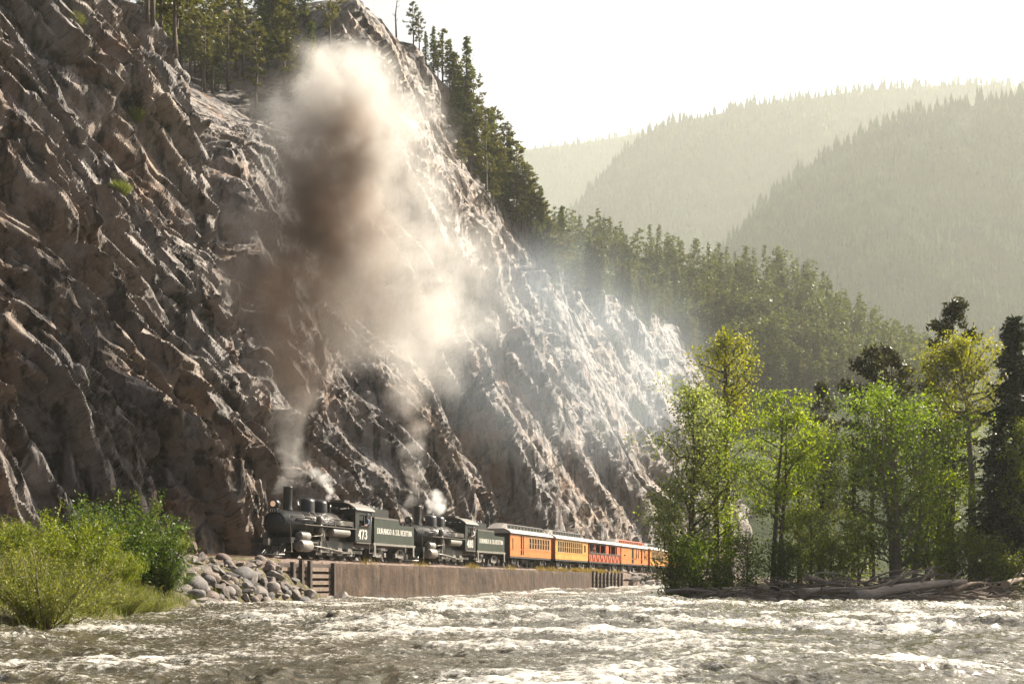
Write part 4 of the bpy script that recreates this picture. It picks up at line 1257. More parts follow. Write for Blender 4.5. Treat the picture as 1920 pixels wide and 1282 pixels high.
for k in range(700):
    px = rg.uniform(1285, 1918); Y = rg.uniform(57.6, 60.9)
    X = (px - 960) / F * Y
    z = max(.08, float(bar_z(X, Y)) - .1) + rg.uniform(0, .8) * float(np.interp(px, [1290, 1620, 1720, 1915], [.8, 1.45, 1.6, .7]) * np.clip((Y - 57.3) / 2.4, .1, 1))
    a, t_, L = rg.gauss(0, .7), rg.gauss(0, .3), rg.uniform(.2, 1.1)
    dv = Vector((math.cos(a), math.sin(a), t_)) * L
    c = Vector((X, Y, z))
    tw.tube([c - dv / 2, c + Vector((0, 0, rg.uniform(-.04, .08))), c + dv / 2], [.022, .018, .008], 4)
tag(tw.build('driftwood_debris', M_LOG), 'tangle of twigs and sticks through the driftwood', None, None, 'stuff')
# ------------------------------------------------------------------ foliage materials
def mat_leaf(name, col, col2, trans=.5, gloss=.35, scale=1.2, isl=.4):
    t = NT(name)
    v = t.coords()
    geo = t.n.new('ShaderNodeNewGeometry')
    f = t.math('ADD', t.math('MULTIPLY', t.noise(v, scale, 4, .6), 1 - isl), t.math('MULTIPLY', geo.outputs['Random Per Island'], isl))
    c = t.ramp(f, [(.25, tuple(x * .55 for x in col)), (.5, col), (.75, col2)])
    t.base(c, .5, None, None, gloss)
    tr = t.n.new('ShaderNodeBsdfTranslucent')
    c2 = t.mix(1.0, c, (1.25, 1.15, .45), 'MULTIPLY')
    t.l.new(c2, tr.inputs['Color'])
    mx = t.n.new('ShaderNodeMixShader'); mx.inputs[0].default_value = trans
    t.l.new(t.b.outputs[0], mx.inputs[1]); t.l.new(tr.outputs[0], mx.inputs[2])
    t.l.new(mx.outputs[0], t.out.inputs['Surface'])
    return t.m
M_WILLOW_Y = mat_leaf('willow_leaf', (.125, .17, .018), (.235, .27, .032))
M_WILLOW_G = mat_leaf('green_willow_leaf', (.055, .105, .015), (.13, .18, .028))
M_WILLOW_O = mat_leaf('olive_willow_leaf', (.13, .16, .035), (.25, .26, .07), .5)
M_COTTON = mat_leaf('cottonwood_leaf', (.14, .215, .016), (.30, .36, .026), .62)
M_COTTON_P = mat_leaf('pale_cottonwood_leaf', (.17, .225, .085), (.30, .35, .15), .6)
M_COTTON_D = mat_leaf('dark_cottonwood_leaf', (.095, .165, .018), (.20, .27, .028), .62)
M_GOLDTOP = mat_leaf('gold_cottonwood_leaf', (.16, .19, .015), (.28, .28, .022), .6)
M_NEEDLE = mat_leaf('conifer_needles', (.070, .095, .026), (.14, .165, .045), .4, .2, .5)
M_NEEDLE_D = mat_leaf('spruce_needles', (.014, .028, .014), (.034, .052, .022), .15, .2, .5)
M_NEEDLE_O = mat_leaf('olive_pine_needles', (.085, .092, .022), (.165, .16, .042), .35, .2, .5)
M_NEEDLE_P = mat_leaf('dark_pine_needles', (.035, .040, .014), (.075, .075, .026), .25, .2, .5)
M_DRY = mat_leaf('dry_grass', (.25, .19, .07), (.38, .31, .14), .35, .2)
M_GRASS = mat_leaf('green_grass', (.10, .14, .025), (.22, .23, .05), .45, .2)
M_BARK = paint('brown_bark', (.085, .062, .045), .9, 0, .4, 5.0, .6)
M_BARK_L = paint('pale_bark', (.17, .135, .105), .9, 0, .35, 5.0, .5)
M_STEM = paint('willow_stem', (.13, .085, .05), .8, 0, .3, 8.0)

def leaf_cloud(C, Dir, length, width, rs, droop=.2):
    """diamond leaves: centres C (n,3), rough directions Dir (n,3)"""
    n = len(C)
    D = Dir + rs.normal(0, .55, (n, 3)); D[:, 2] -= droop
    D /= np.linalg.norm(D, axis=1)[:, None] + 1e-9
    U = rs.normal(0, 1, (n, 3)); U -= (U * D).sum(1)[:, None] * D
    U /= np.linalg.norm(U, axis=1)[:, None] + 1e-9
    L = length * rs.uniform(.65, 1.35, n)[:, None]; Wd = width * rs.uniform(.7, 1.3, n)[:, None]
    a = C; b = C + D * L * .5 + U * Wd; c = C + D * L; d = C + D * L * .5 - U * Wd
    V = np.stack([a, b, c, d], 1).reshape(-1, 3)
    Fq = np.arange(4 * n).reshape(n, 4)
    return V, Fq
def bush_mesh(seed, h, w, stems, per, ll, lw):
    rs = np.random.RandomState(seed); mb = MB(); Cs, Ds = [], []
    for k in range(stems):
        a = rs.uniform(0, 6.283); sp = rs.uniform(0, 1) ** .7
        L = h * rs.uniform(.55, 1.05) * (1.08 - .35 * sp)
        base = np.array([math.cos(a) * w * .16 * rs.rand(), math.sin(a) * w * .16 * rs.rand(), 0])
        out = np.array([math.cos(a) * w * .5 * sp, math.sin(a) * w * .5 * sp, L])
        bend = rs.normal(0, .08, 3) * h
        ts = np.linspace(0, 1, 6)
        P = base + out * ts[:, None] + bend * (ts * (1 - ts))[:, None] * 2 + np.outer(ts ** 2, [math.cos(a) * .12 * w, math.sin(a) * .12 * w, -.05 * h])
        if k % 2 == 0: mb.tube(P.tolist(), [.014 * (1 - .75 * t) + .003 for t in ts], 4)
        tt = rs.uniform(.22, 1.03, per)
        i = np.clip((tt * 5).astype(int), 0, 4); f = tt * 5 - i
        pp = P[i] * (1 - f)[:, None] + P[i + 1] * f[:, None]
        side = rs.normal(0, 1, (per, 3)) * (.03 + .07 * rs.rand(per))[:, None] * h * .5
        Cs.append(pp + side); Ds.append(side * 4 / h + np.array([0, 0, .25]))
    C = np.concatenate(Cs); D = np.concatenate(Ds)
    C[:, 2] = np.maximum(C[:, 2], .05)
    return (C, D, ll, lw, rs), mb
def make_bush(name, loc, mesh_l, mesh_s, rz, sc, label, group=None, cat='bush'):
    e = empty(name, loc, rz, label, cat, group)
    e.scale = (sc, sc, sc)
    link('foliage', mesh_l, e); link('stem', mesh_s, e)
    return e
BUSH = []
for sd, h, w, st, pr, ll, lw, mt in ((1, 2.4, 2.6, 80, 270, .085, .0165, M_WILLOW_Y), (2, 2.7, 3.0, 80, 270, .095, .022, M_WILLOW_G), (3, 1.7, 2.2, 70, 200, .07, .010, M_WILLOW_O)):
    a, mb = bush_mesh(sd, h, w, st, pr, ll, lw)
    V, Fq = leaf_cloud(*a)
    BUSH.append((np_mesh('foliage', V, Fq, mt), mb.mesh('stem', M_STEM)))
def bank_bush(px, Z, k, sc, label, rz, dz=0.0):
    p = pix(px, Z); s, d = sd_of(p)
    p.z = (float(bank_z(s, d)) if d < 32.2 else float(trackbed_z(d))) - .08 + dz
    return make_bush('willow_bush', p, BUSH[k][0], BUSH[k][1], rz, sc, label, 'willow bushes on the left bank')
bank_bush(110, 33.5, 0, 1.02, 'bright yellow-green willow bush in the middle of the bank', .3)
bank_bush(195, 36.0, 0, .70, 'yellow-green willow crowded against the tall green bush', 2.0)
bank_bush(235, 41.0, 1, 1.22, 'tallest deep green willow bush in front of the cliff', 0)
bank_bush(303, 42.5, 1, .66, 'low green willow spilling over the boulders', 1.7)
bank_bush(85, 22.5, 2, .95, 'feathery willow with bare stems dipping into the water', .5)
bank_bush(12, 25.5, 2, .85, 'feathery willow cut by the left edge of the picture', 2.2)
bank_bush(172, 27.5, 2, .70, 'olive willow between the feathery and the bright bushes', 4.0)
bank_bush(235, 32.0, 2, .60, 'small pale willow below the tall green bush', 1.0)
bank_bush(-20, 33.0, 0, .8, 'willow bush at the far left edge near the rail', 3.0)
bank_bush(318, 57.5, 0, .62, 'small yellow-green shrub behind the rail at the cliff foot', 1.0)
bank_bush(285, 34.5, 2, .55, 'straw coloured twiggy shrub at the waterline by the big boulder', 5.0)

# ------------------------------------------------------------------ grass and weeds
def blades(pts, h, w, rs, mat, name, label):
    n = len(pts)
    a = rs.uniform(0, 6.283, n); hh = h * rs.uniform(.5, 1.3, n)
    ln = rs.normal(0, .28, (n, 2)) * hh[:, None]
    dx = np.stack([np.cos(a), np.sin(a), np.zeros(n)], 1) * w
    tip = pts + np.stack([ln[:, 0], ln[:, 1], hh], 1)
    V = np.stack([pts - dx, pts + dx, tip], 1).reshape(-1, 3)
    o = link(name, np_mesh(name, V, np.arange(3 * n).reshape(n, 3), mat))
    return tag(o, label, None, None, 'stuff')
rs = np.random.RandomState(4)
n = 9000
s = rs.uniform(20, 56, n); d = 37.1 + rs.rand(n) ** 1.5 * 2.2
blades(np.stack([NX * d + TX * s, NY * d + TY * s, trackbed_z(d) - .02], 1), .30, .012, rs, M_GRASS, 'grass', 'green grass verge between the rail and the cliff foot')
n = 16000
s = rs.uniform(2, 46, n); dw = bank_water_d(s); d = dw + .3 + rs.rand(n) * (31.0 - dw)
k = (s < 40) | (rs.rand(n) < .25)
s, d = s[k], d[k]
blades(np.stack([NX * d + TX * s, NY * d + TY * s, bank_z(s, d) - .02], 1), .32, .010, rs, M_GRASS, 'grass', 'rough grass over the left river bank')
tufts = np.concatenate([rs.normal(c, .35, int(k)) for c, k in ((62.0, 60), (69.5, 70), (78.5, 160), (86, 90), (94, 200), (97, 260), (100, 300), (104, 500), (107, 500), (110, 500), (113, 350), (118, 200))])
d = 31.35 + rs.rand(len(tufts)) * .9
blades(np.stack([NX * d + TX * tufts, NY * d + TY * tufts, trackbed_z(d) - .02], 1), .42, .014, rs, M_DRY, 'weeds', 'dry yellow weeds growing along the top of the wall')

# ------------------------------------------------------------------ broadleaf trees
def broad_mesh(seed, H, Wd, clear, stems=1, leafn=8370, ll=.16, lw=.048, lean=0.0, top_heavy=.0, sparse=.42):
    rs = np.random.RandomState(seed); wood = MB(); C, D = [], []
    tips = []
    def env(t):           # crown half width at relative height t
        t0 = clear / H
        u = np.clip((t - t0) / (1 - t0), 0, 1)
        return Wd * .5 * (np.sin(np.pi * np.clip(u * (.80 + .12 * top_heavy) + .14 + .05 * top_heavy, 0, 1)) ** .8)
    for st in range(stems):
        a0 = rs.uniform(0, 6.283)
        off = np.array([math.cos(a0), math.sin(a0)]) * (0 if stems == 1 else Wd * .10)
        tilt = np.array([math.cos(a0), math.sin(a0)]) * (lean if stems == 1 else Wd * rs.uniform(.10, .24))
        Hs = H * (1 if st == 0 else rs.uniform(.78, .97))
        ts = np.linspace(0, 1, 9)
        wob = np.cumsum(rs.normal(0, .012 * H, (9, 2)), 0) * .6
        P = np.stack([off[0] + tilt[0] * ts ** 1.3 + wob[:, 0] * ts, off[1] + tilt[1] * ts ** 1.3 + wob[:, 1] * ts, Hs * .95 * ts], 1)
        r0 = .019 * H / (1 if stems == 1 else 1.55)
        wood.tube(P.tolist(), [r0 * (1.15 if i == 0 else 1) * (1 - .88 * t) + .015 for i, t in enumerate(ts)], 8)
        nb = int((26 if stems == 1 else 15))
        for b in range(nb):
            t = clear / Hs + (1 - clear / Hs) * ((b + rs.rand()) / nb) * .96
            t = min(t, .97)
            i = min(int(t * 8), 7); f = t * 8 - i
            p0 = P[i] * (1 - f) + P[i + 1] * f
            a = b * 2.4 + rs.normal(0, .5)
            reach = max(.35, env(t) * rs.uniform(.6, 1.12))
            rise = reach * rs.uniform(.35, .9) + .2
            p3 = p0 + np.array([math.cos(a) * reach, math.sin(a) * reach, rise])
            p1 = p0 + (p3 - p0) * .4 + np.array([0, 0, -.08 * reach]) + rs.normal(0, .06, 3) * reach
            p2 = p0 + (p3 - p0) * .75 + rs.normal(0, .07, 3) * reach
            rb = r0 * .42 * (1 - .7 * t) + .012
            wood.tube([p0.tolist(), p1.tolist(), p2.tolist(), p3.tolist()], [rb, rb * .7, rb * .45, .008], 5)
            for q in range(5):
                g = rs.uniform(.35, 1.0)
                pb = p0 + (p3 - p0) * g
                e = pb + rs.normal(0, 1, 3) * np.array([.34, .34, .26]) * (reach * .55 + .35) + np.array([0, 0, .12])
                wood.tube([pb.tolist(), ((pb + e) / 2 + rs.normal(0, .04, 3)).tolist(), e.tolist()], [rb * .3, rb * .2, .005], 4)
                tips.append((e, pb, reach))
            tips.append((p3, p2, reach))
    per = max(6, int(leafn / len(tips)))
    for e, pb, reach in tips:
        if rs.rand() > .80: continue
        k = int(per * rs.uniform(.45, 1.6))
        sp = (.18 + .17 * min(reach, 2.2)) * sparse / .55
        c = e + (pb - e) * (rs.rand(k, 1) ** 1.6) * .7 + rs.normal(0, 1, (k, 3)) * sp * np.array([1, 1, .7])
        C.append(c); D.append((c - e) * 1.2)
    C = np.concatenate(C); D = np.concatenate(D)
    return leaf_cloud(C, D, ll, lw, rs, .35), wood
def broad_tree(px, Y, seed, H, Wd, clear, mt, label, group='broadleaf trees on the wooded bar', dz=0.0, bark=None, **kw):
    (V, Fq), wood = broad_mesh(seed, H, Wd, clear, **kw)
    X = (px - 960) / F * Y
    e = empty('cottonwood_tree', (X, Y, float(bar_z(X, Y)) - .12 + dz), 0, label, 'tree', group)
    link('crown', np_mesh('crown', V, Fq, mt), e)
    wood.build('trunk', bark or M_BARK, e)
    return e
broad_tree(1365, 66.5, 11, 15.2, 4.4, 9.2, M_GOLDTOP, 'tall cottonwood whose golden top rises above the left group', top_heavy=.6, leafn=4836, lean=-.5)
broad_tree(1300, 63.5, 12, 11.6, 5.2, 1.2, M_COTTON_P, 'pale silvery-green tree leaning over the river at the left end', leafn=11625, lean=-.6)
broad_tree(1262, 61.8, 22, 6.2, 3.0, .3, M_COTTON_P, 'low pale sapling overhanging the water at the bar tip', leafn=5115, lean=-.3)
broad_tree(1295, 61.0, 23, 3.6, 3.0, .15, M_COTTON_D, 'dark leafy shrub at the water on the tip of the bar', leafn=4650)
broad_tree(1345, 64.5, 24, 9.8, 3.6, 1.5, M_COTTON, 'mid green tree behind the pale leaning tree', leafn=7440)
broad_tree(1442, 63.0, 13, 11.0, 4.9, 3.6, M_COTTON, 'round crowned green cottonwood with a dark forked trunk', stems=2, leafn=10230, top_heavy=.3)
broad_tree(1538, 67.0, 14, 9.6, 3.4, 1.2, M_COTTON_P, 'slender pale green tree between the two dark cottonwoods', leafn=6510)
broad_tree(1500, 70.0, 15, 8.6, 3.6, .8, M_COTTON, 'light green tree set back behind the forked cottonwood', leafn=6045)
broad_tree(1690, 63.2, 16, 11.8, 6.4, 1.0, M_COTTON_D, 'broad dense many-stemmed cottonwood above the driftwood', stems=5, leafn=19530, bark=M_BARK_L)
broad_tree(1775, 65.5, 25, 7.0, 3.2, .6, M_COTTON, 'bright green tree filling the gap right of the dense cottonwood', leafn=5580)
broad_tree(1825, 67.5, 17, 15.2, 5.4, 9.6, M_GOLDTOP, 'tall golden cottonwood with a long bare brown trunk', top_heavy=.7, leafn=7905, lean=.3, bark=M_BARK_L)
broad_tree(1760, 72.0, 18, 11.5, 3.8, 3.0, M_COTTON, 'thin yellowish tree behind the golden cottonwood', leafn=5115)
broad_tree(1930, 62.5, 19, 9.5, 2.8, 3.6, M_WILLOW_Y, 'light yellow-green tree at the right edge of the picture', leafn=3906)
for k, (px, Y, H, Wd, mt, lb) in enumerate(((1560, 62.6, 2.6, 2.2, M_WILLOW_Y, 'bright yellow-green sapling behind the driftwood'), (1470, 62.2, 2.4, 2.0, M_WILLOW_G, 'green sapling left of the bright one'),
        (1400, 61.8, 2.8, 2.4, M_COTTON_D, 'dark shrub under the forked cottonwood'), (1845, 62.5, 2.6, 3.0, M_WILLOW_Y, 'yellow-green thicket at the right end of the driftwood'),
        (1885, 61.5, 1.6, 2.0, M_WILLOW_Y, 'low yellow-green scrub at the right bank edge'), (1790, 63.0, 3.2, 2.6, M_COTTON, 'leafy shrub at the foot of the golden cottonwood'),
        (1610, 64.5, 4.2, 2.6, M_COTTON_P, 'pale sapling in front of the dense cottonwood stems'), (1340, 61.4, 2.2, 2.0, M_COTTON_D, 'dark low shrub over the shaded drift'), (1520, 64.0, 4.6, 2.4, M_COTTON_P, 'thin pale sapling in the gap between the crowns'))):
    broad_tree(px, Y, 60 + k, H, Wd, .1, mt, lb, 'shrubs on the wooded bar', leafn=3240, ll=.13, lw=.04, sparse=.42)

# ------------------------------------------------------------------ conifers
def conifer_mesh(seed, kind, q=1.0, fs=1.0):
    """unit height tree. kind: fir | pine | spruce ; q scales the amount of foliage"""
    rs = np.random.RandomState(seed); wood = MB()
    wob = rs.normal(0, .006, (6, 2)); wob[0] = 0
    ts = np.linspace(0, 1, 6)
    wood.tube([(wob[i, 0], wob[i, 1], t) for i, t in enumerate(ts)], [.016 * (1 - .92 * t) + .0008 for t in ts], 6)
    tri = []
    clear = {'fir': .10, 'pine': .34, 'spruce': .06}[kind] * rs.uniform(.7, 1.25)
    levels = int({'fir': 24, 'pine': 15, 'spruce': 34}[kind] * min(1.6, .7 + .3 * q))
    wid = {'fir': .17, 'pine': .19, 'spruce': .19}[kind] * rs.uniform(.85, 1.15)
    for l in range(levels):
        t = clear + (1 - clear) * (l + rs.rand() * .7) / levels
        u = (t - clear) / (1 - clear)
        if kind == 'pine': reach = wid * (math.sin(math.pi * min(1, u * .82 + .14)) ** .7) * rs.uniform(.45, 1.15)
        else: reach = wid * (1 - u) ** .85 * rs.uniform(.7, 1.12) + .006
        nb = rs.randint(4, 7) if kind != 'pine' else rs.randint(3, 6)
        for b in range(nb):
            if kind == 'pine' and rs.rand() < .18: continue
            a = rs.uniform(0, 6.283); rr = reach * rs.uniform(.6, 1.1)
            dirv = np.array([math.cos(a), math.sin(a), {'fir': -.12, 'pine': .22, 'spruce': -.30}[kind] + rs.normal(0, .1)])
            p0 = np.array([0, 0, t]); p1 = p0 + dirv * rr
            wood.tube([p0.tolist(), p1.tolist()], [.0035 * (1 - u) + .001, .0006], 3)
            m = int((9 if kind != 'pine' else 12) * q * (.5 + rr / wid)) + 2
            for j in range(m):
                g = rs.uniform(.18, 1.0) if kind != 'pine' else rs.uniform(.5, 1.05)
                c = p0 + (p1 - p0) * g + rs.normal(0, .010, 3)
                dd = dirv * .5 + rs.normal(0, .75, 3) * np.array([1, 1, .55]); dd[2] += .12 if kind == 'pine' else -.15
                dd /= np.linalg.norm(dd)
                ln = rs.uniform(.022, .05) * (1.0 if kind != 'pine' else 1.05) * fs
                uu = np.cross(dd, rs.normal(0, 1, 3)); uu /= np.linalg.norm(uu) + 1e-9
                w_ = ln * rs.uniform(.22, .36)
                tri.append([c - uu * w_, c + uu * w_, c + dd * ln])
    # leader
    for j in range(int(10 * q)):
        c = np.array([0, 0, rs.uniform(.93, 1.0)]); dd = rs.normal(0, 1, 3); dd[2] = abs(dd[2]); dd /= np.linalg.norm(dd)
        uu = np.cross(dd, rs.normal(0, 1, 3)); uu /= np.linalg.norm(uu)
        tri.append([c - uu * .008, c + uu * .008, c + dd * .03])
    V = np.array(tri).reshape(-1, 3)
    return V, np.arange(len(V)).reshape(-1, 3), wood
def conifer_set(kind, seeds, mat, q, fs=1.0):
    out = []
    for sd in seeds:
        V, Ft, wood = conifer_mesh(sd, kind, q, fs)
        out.append((np_mesh('crown', V, Ft, mat), wood.mesh('trunk', M_BARK)))
    return out
CON = {'fir': conifer_set('fir', range(100, 104), M_NEEDLE, 1.1), 'pine': conifer_set('pine', range(200, 205), M_NEEDLE_O, 1.3),
       'spruce': conifer_set('spruce', range(300, 303), M_NEEDLE_D, 1.6)}
BIGSPRUCE = conifer_set('spruce', (310, 311), M_NEEDLE_D, 5.5, .48)
BIGPINE = conifer_set('pine', (320, 321, 322), M_NEEDLE_P, 6.0, .45)
def conifer(meshes, loc, H, rz, label, group, name='pine_tree', wide=1.0, cat='tree'):
    e = empty(name, loc, rz, label, cat, group)
    e.scale = (H * wide, H * wide, H)
    link('crown', meshes[0], e); link('trunk', meshes[1], e)
    return e
rg = random.Random(31)
def bar_conifer(px, Y, H, meshes, label, wide=1.0):
    X = (px - 960) / F * Y
    conifer(meshes, (X, Y, float(bar_z(X, Y)) - .1), H, rg.uniform(0, 6), label, 'conifers on the wooded bar', 'conifer_tree', wide)
bar_conifer(1902, 64.5, 15.0, BIGSPRUCE[0], 'massive dark spruce standing at the right edge', 1.15)
bar_conifer(1872, 68.0, 9.5, BIGSPRUCE[1], 'shorter dark spruce left of the massive one', 1.2)
bar_conifer(1788, 72.0, 17.4, BIGPINE[0], 'sparse tall pine rising behind the golden cottonwood', .8)
bar_conifer(1636, 76.0, 15.2, BIGPINE[1], 'dark pine top above the dense cottonwood, left of its pair', .75)
bar_conifer(1672, 77.0, 15.2, BIGPINE[2], 'dark pine top above the dense cottonwood, right of its pair', .75)
bar_conifer(1543, 84.0, 14.0, BIGPINE[0], 'small conifer top between the two broadleaf groups', .6)
bar_conifer(1600, 74.0, 9.0, CON['fir'][1], 'fir hidden low behind the dense cottonwood')
bar_conifer(1740, 78.0, 12.0, CON['fir'][2], 'fir seen between the dense and the golden cottonwood')

# trees along the cliff crest and its ledge
CPX, CPY = project(CL_P)
def skyline_index(px):
    """grid index of the highest cliff point seen in photo column px"""
    m = np.abs(CPX - px) < 2.5
    y = np.where(m, CPY, 1e9)
    return np.unravel_index(int(np.argmin(y)), y.shape)
def cliff_tree(i, j, H, kind, label, group, wide=1.0, sink=.4):
    p = Vector(CL_P[i, j]); p.z -= sink
    conifer(rg.choice(CON[kind]), p, H, rg.uniform(0, 6), label, group, 'pine_tree' if kind == 'pine' else 'fir_tree', wide)
SKY_W = [(775, 7.0, 'pine', 'dark pine on the skyline just right of the dead snag'), (800, 5.0, 'fir', 'small fir a little below the dark skyline pine'),
         (832, 9.0, 'pine', 'bushy pine where the crest trees begin'), (845, 8.0, 'fir', 'fir beside the bushy crest pine'), (788, 6.0, 'pine', 'slim pine between the dark skyline pine and the small fir'), (815, 7.5, 'fir', 'pointed fir on the skyline below the small fir'), (823, 6.0, 'pine', 'ragged pine beside the pointed skyline fir')]
for px, H, kd, lb in SKY_W:
    i, j = skyline_index(px); cliff_tree(i, j, H, kd, lb, 'conifers on the cliff crest', 1.1)
for k in range(100):
    px = 850 + 250 * (k / 60.0) + rg.uniform(-6, 6) if k < 60 else rg.uniform(1090, 1320)
    i, j = skyline_index(px)
    drop = int(abs(rg.gauss(0, 1)) * (26 if px < 1000 else 14))
    i2 = max(5, i - drop)
    H = rg.uniform(7.0, 13.0) if px < 1000 else rg.uniform(6, 11)
    side = 'upper stretch of' if px < 930 else 'middle stretch of' if px < 1020 else 'lower stretch of' if px < 1100 else 'far end of'
    kd = 'pine' if rg.random() < .55 else 'fir'
    lb = '%s %s %s the %s the cliff crest' % ('tall' if H > 10 else 'low', 'open crowned pine' if kd == 'pine' else 'narrow fir', 'just below' if drop > 10 else 'on the skyline of', side)
    cliff_tree(i2, j, H, kd, lb, lb + ' group', 1.1)
i, j = skyline_index(905); cliff_tree(max(5, i - 60), j - 10, 15.0, 'pine', 'tall pine standing out in front of the crest trees', 'conifers on the cliff crest')
ledge = np.argwhere((CPX > 235) & (CPX < 665) & (CPY > 5) & (CPY < np.interp(CPX, [235, 300, 400, 480, 660], [20, 120, 190, 215, 200])) & (CL_V > crest_h(CL_S) - 3) & (CL_S < 135))
for k in range(58):
    i, j = ledge[rg.randrange(len(ledge))]
    px = CPX[i, j]
    side = 'left part' if px < 380 else 'middle' if px < 520 else 'right part'
    kd = 'pine' if rg.random() < .7 else 'fir'; H = rg.uniform(6.5, 11.5)
    lb = '%s %s %s in the %s of the wooded ledge' % ('tall' if H > 9 else 'short', 'open pine' if kd == 'pine' else 'narrow fir', 'at the front' if CPY[i, j] > 110 else 'at the back', side)
    cliff_tree(i, j, H, kd, lb, lb + ' group', 1.15)
for k in range(30):
    s = rg.uniform(92, 260); v = rg.uniform(8, float(crest_h(s)) - 4)
    p = cliff_point(s, v); p.z -= .3
    H = rg.uniform(2.0, 5.0)
    lb = '%s scrubby pine %s on the rock face above the %s' % ('tiny' if H < 3.2 else 'small', 'low' if v < 20 else 'midway' if v < 36 else 'high up', 'second locomotive' if s < 125 else 'coaches' if s < 180 else 'last cars')
    conifer(rg.choice(CON['pine']), p, H, rg.uniform(0, 6), lb, lb + ' group', 'pine_tree', 1.5)
def snag(p, H, seed, label):
    r = random.Random(seed)
    mb = MB().tube([(0, 0, 0), (r.uniform(-.2, .2), 0, H * .5), (r.uniform(-.3, .3), r.uniform(-.2, .2), H)], [.16, .11, .03], 6)
    for k in range(9):
        z = H * r.uniform(.35, .95); a = r.uniform(0, 6.28); L = r.uniform(.4, 1.1)
        mb.tube([(0, 0, z), (math.cos(a) * L, math.sin(a) * L, z + L * .5)], [.04, .01], 4)
    e = empty('dead_tree', p, 0, label, 'dead tree')
    mb.build('trunk', M_BARK, e)
snag(Vector(CL_P[skyline_index(745)]), 6.5, 1, 'bare dead snag sticking up at the top of the skyline')
snag(Vector(CL_P[skyline_index(930)]), 11, 2, 'leafless dead trunk among the crest conifers')
for k, (s, v) in enumerate(((44, 21), (47, 16.5), (52, 27), (58, 14), (61, 22), (38, 19), (55, 33), (64, 35), (68, 30))):
    p = cliff_point(s, v); p.z -= .1
    m = BUSH[2 if k % 2 else 0]
    make_bush('cliff_shrub', p, m[0], m[1], k, rg.uniform(.28, .5), ('green' if k % 2 == 0 else 'yellowed') + ' shrub clinging to the left cliff, ' + ['lowest ledge', 'upper ledge', 'bulge', 'crack', 'brow', 'shoulder', 'slab', 'rim', 'notch'][k], 'shrubs on the left cliff')

# ------------------------------------------------------------------ forest on the hills
def sample_hill(P, n, rs, rmax=70, px0=0, px1=2000):
    nr, nc = P.shape[0], P.shape[1]
    i = rs.uniform(0, min(rmax, nr - 2), n); j = rs.uniform(0, nc - 1.001, n)
    i0, j0 = i.astype(int), j.astype(int); fi, fj = (i - i0)[:, None], (j - j0)[:, None]
    p = (P[i0, j0] * (1 - fi) * (1 - fj) + P[i0 + 1, j0] * fi * (1 - fj) + P[i0, j0 + 1] * (1 - fi) * fj + P[i0 + 1, j0 + 1] * fi * fj)
    return p
rs = np.random.RandomState(8)
pts = sample_hill(P_SPUR, 7000, rs, 78)
X, Yp = project(pts)
keep = (X > 940) & (X < 1900) & (Yp < 760)
pts = pts[keep]
den = fbm(pts[:, 0] / 30, pts[:, 1] / 30, None, 3, 701)
pts = pts[den > -.55]
order = np.argsort(pts[:, 1] + rs.normal(0, 25, len(pts)))
near = pts[order[:190]]
for k, p in enumerate(near):
    kind = 'fir' if rg.random() < .6 else 'pine'
    H = rg.uniform(8.5, 14)
    qx, qy = project(p)
    lb = '%s %s %s on the %s of the forested spur' % ('tall' if H > 11 else 'short', 'narrow' if kind == 'fir' else 'open crowned', 'fir' if kind == 'fir' else 'pine',
         ('left end' if qx < 1200 else 'middle' if qx < 1450 else 'right end') + (' crest' if qy < np.interp(qx, [1000, 1450, 1750], [460, 560, 720]) else ' slope'))
    conifer(rg.choice(CON[kind]), Vector(p) + Vector((0, 0, -.4)), H, rg.uniform(0, 6), lb, lb + ' stand', 'fir_tree' if kind == 'fir' else 'pine_tree', rg.uniform(.95, 1.25))
rest_spur = pts[order[190:]]
def forest_mass(name, P, H0, H1, label, rs, tiers=4, sides=5):
    """ragged tiered crowns, each tree a few broken cones"""
    n = len(P)
    H = rs.uniform(H0, H1, n) * rs.choice([.7, 1, 1, 1.15], n)
    rad = H * rs.uniform(.13, .22, n)
    Vs, Fs, base = [], [], 0
    ang = np.arange(sides) * 2 * np.pi / sides
    for t in range(tiers):
        z0 = .10 + .74 * t / tiers; z1 = min(1.0, z0 + 1.5 / tiers)
        r = rad * (1 - .80 * t / tiers)
        jit = rs.uniform(.3, 1.45, (n, sides))
        a = ang[None, :] + rs.uniform(0, 6.28, n)[:, None]
        ring = np.stack([P[:, 0:1] + np.cos(a) * r[:, None] * jit, P[:, 1:2] + np.sin(a) * r[:, None] * jit, P[:, 2:3] + (H * z0)[:, None] + H[:, None] * rs.uniform(-.07, .05, (n, sides))], -1)
        apex = np.stack([P[:, 0] + rs.normal(0, .015, n) * H, P[:, 1], P[:, 2] + H * z1], -1)[:, None, :]
        V = np.concatenate([ring, apex], 1).reshape(-1, 3)
        k = np.arange(n)[:, None] * (sides + 1)
        j = np.arange(sides)[None, :]
        Fs.append(np.stack([k + j, k + (j + 1) % sides, np.broadcast_to(k + sides, (n, sides))], -1).reshape(-1, 3) + base)
        Vs.append(V); base += len(V)
    o = link(name, np_mesh(name, np.concatenate(Vs), np.concatenate(Fs), M_FARNEEDLE))
    return tag(o, label, None, None, 'stuff')
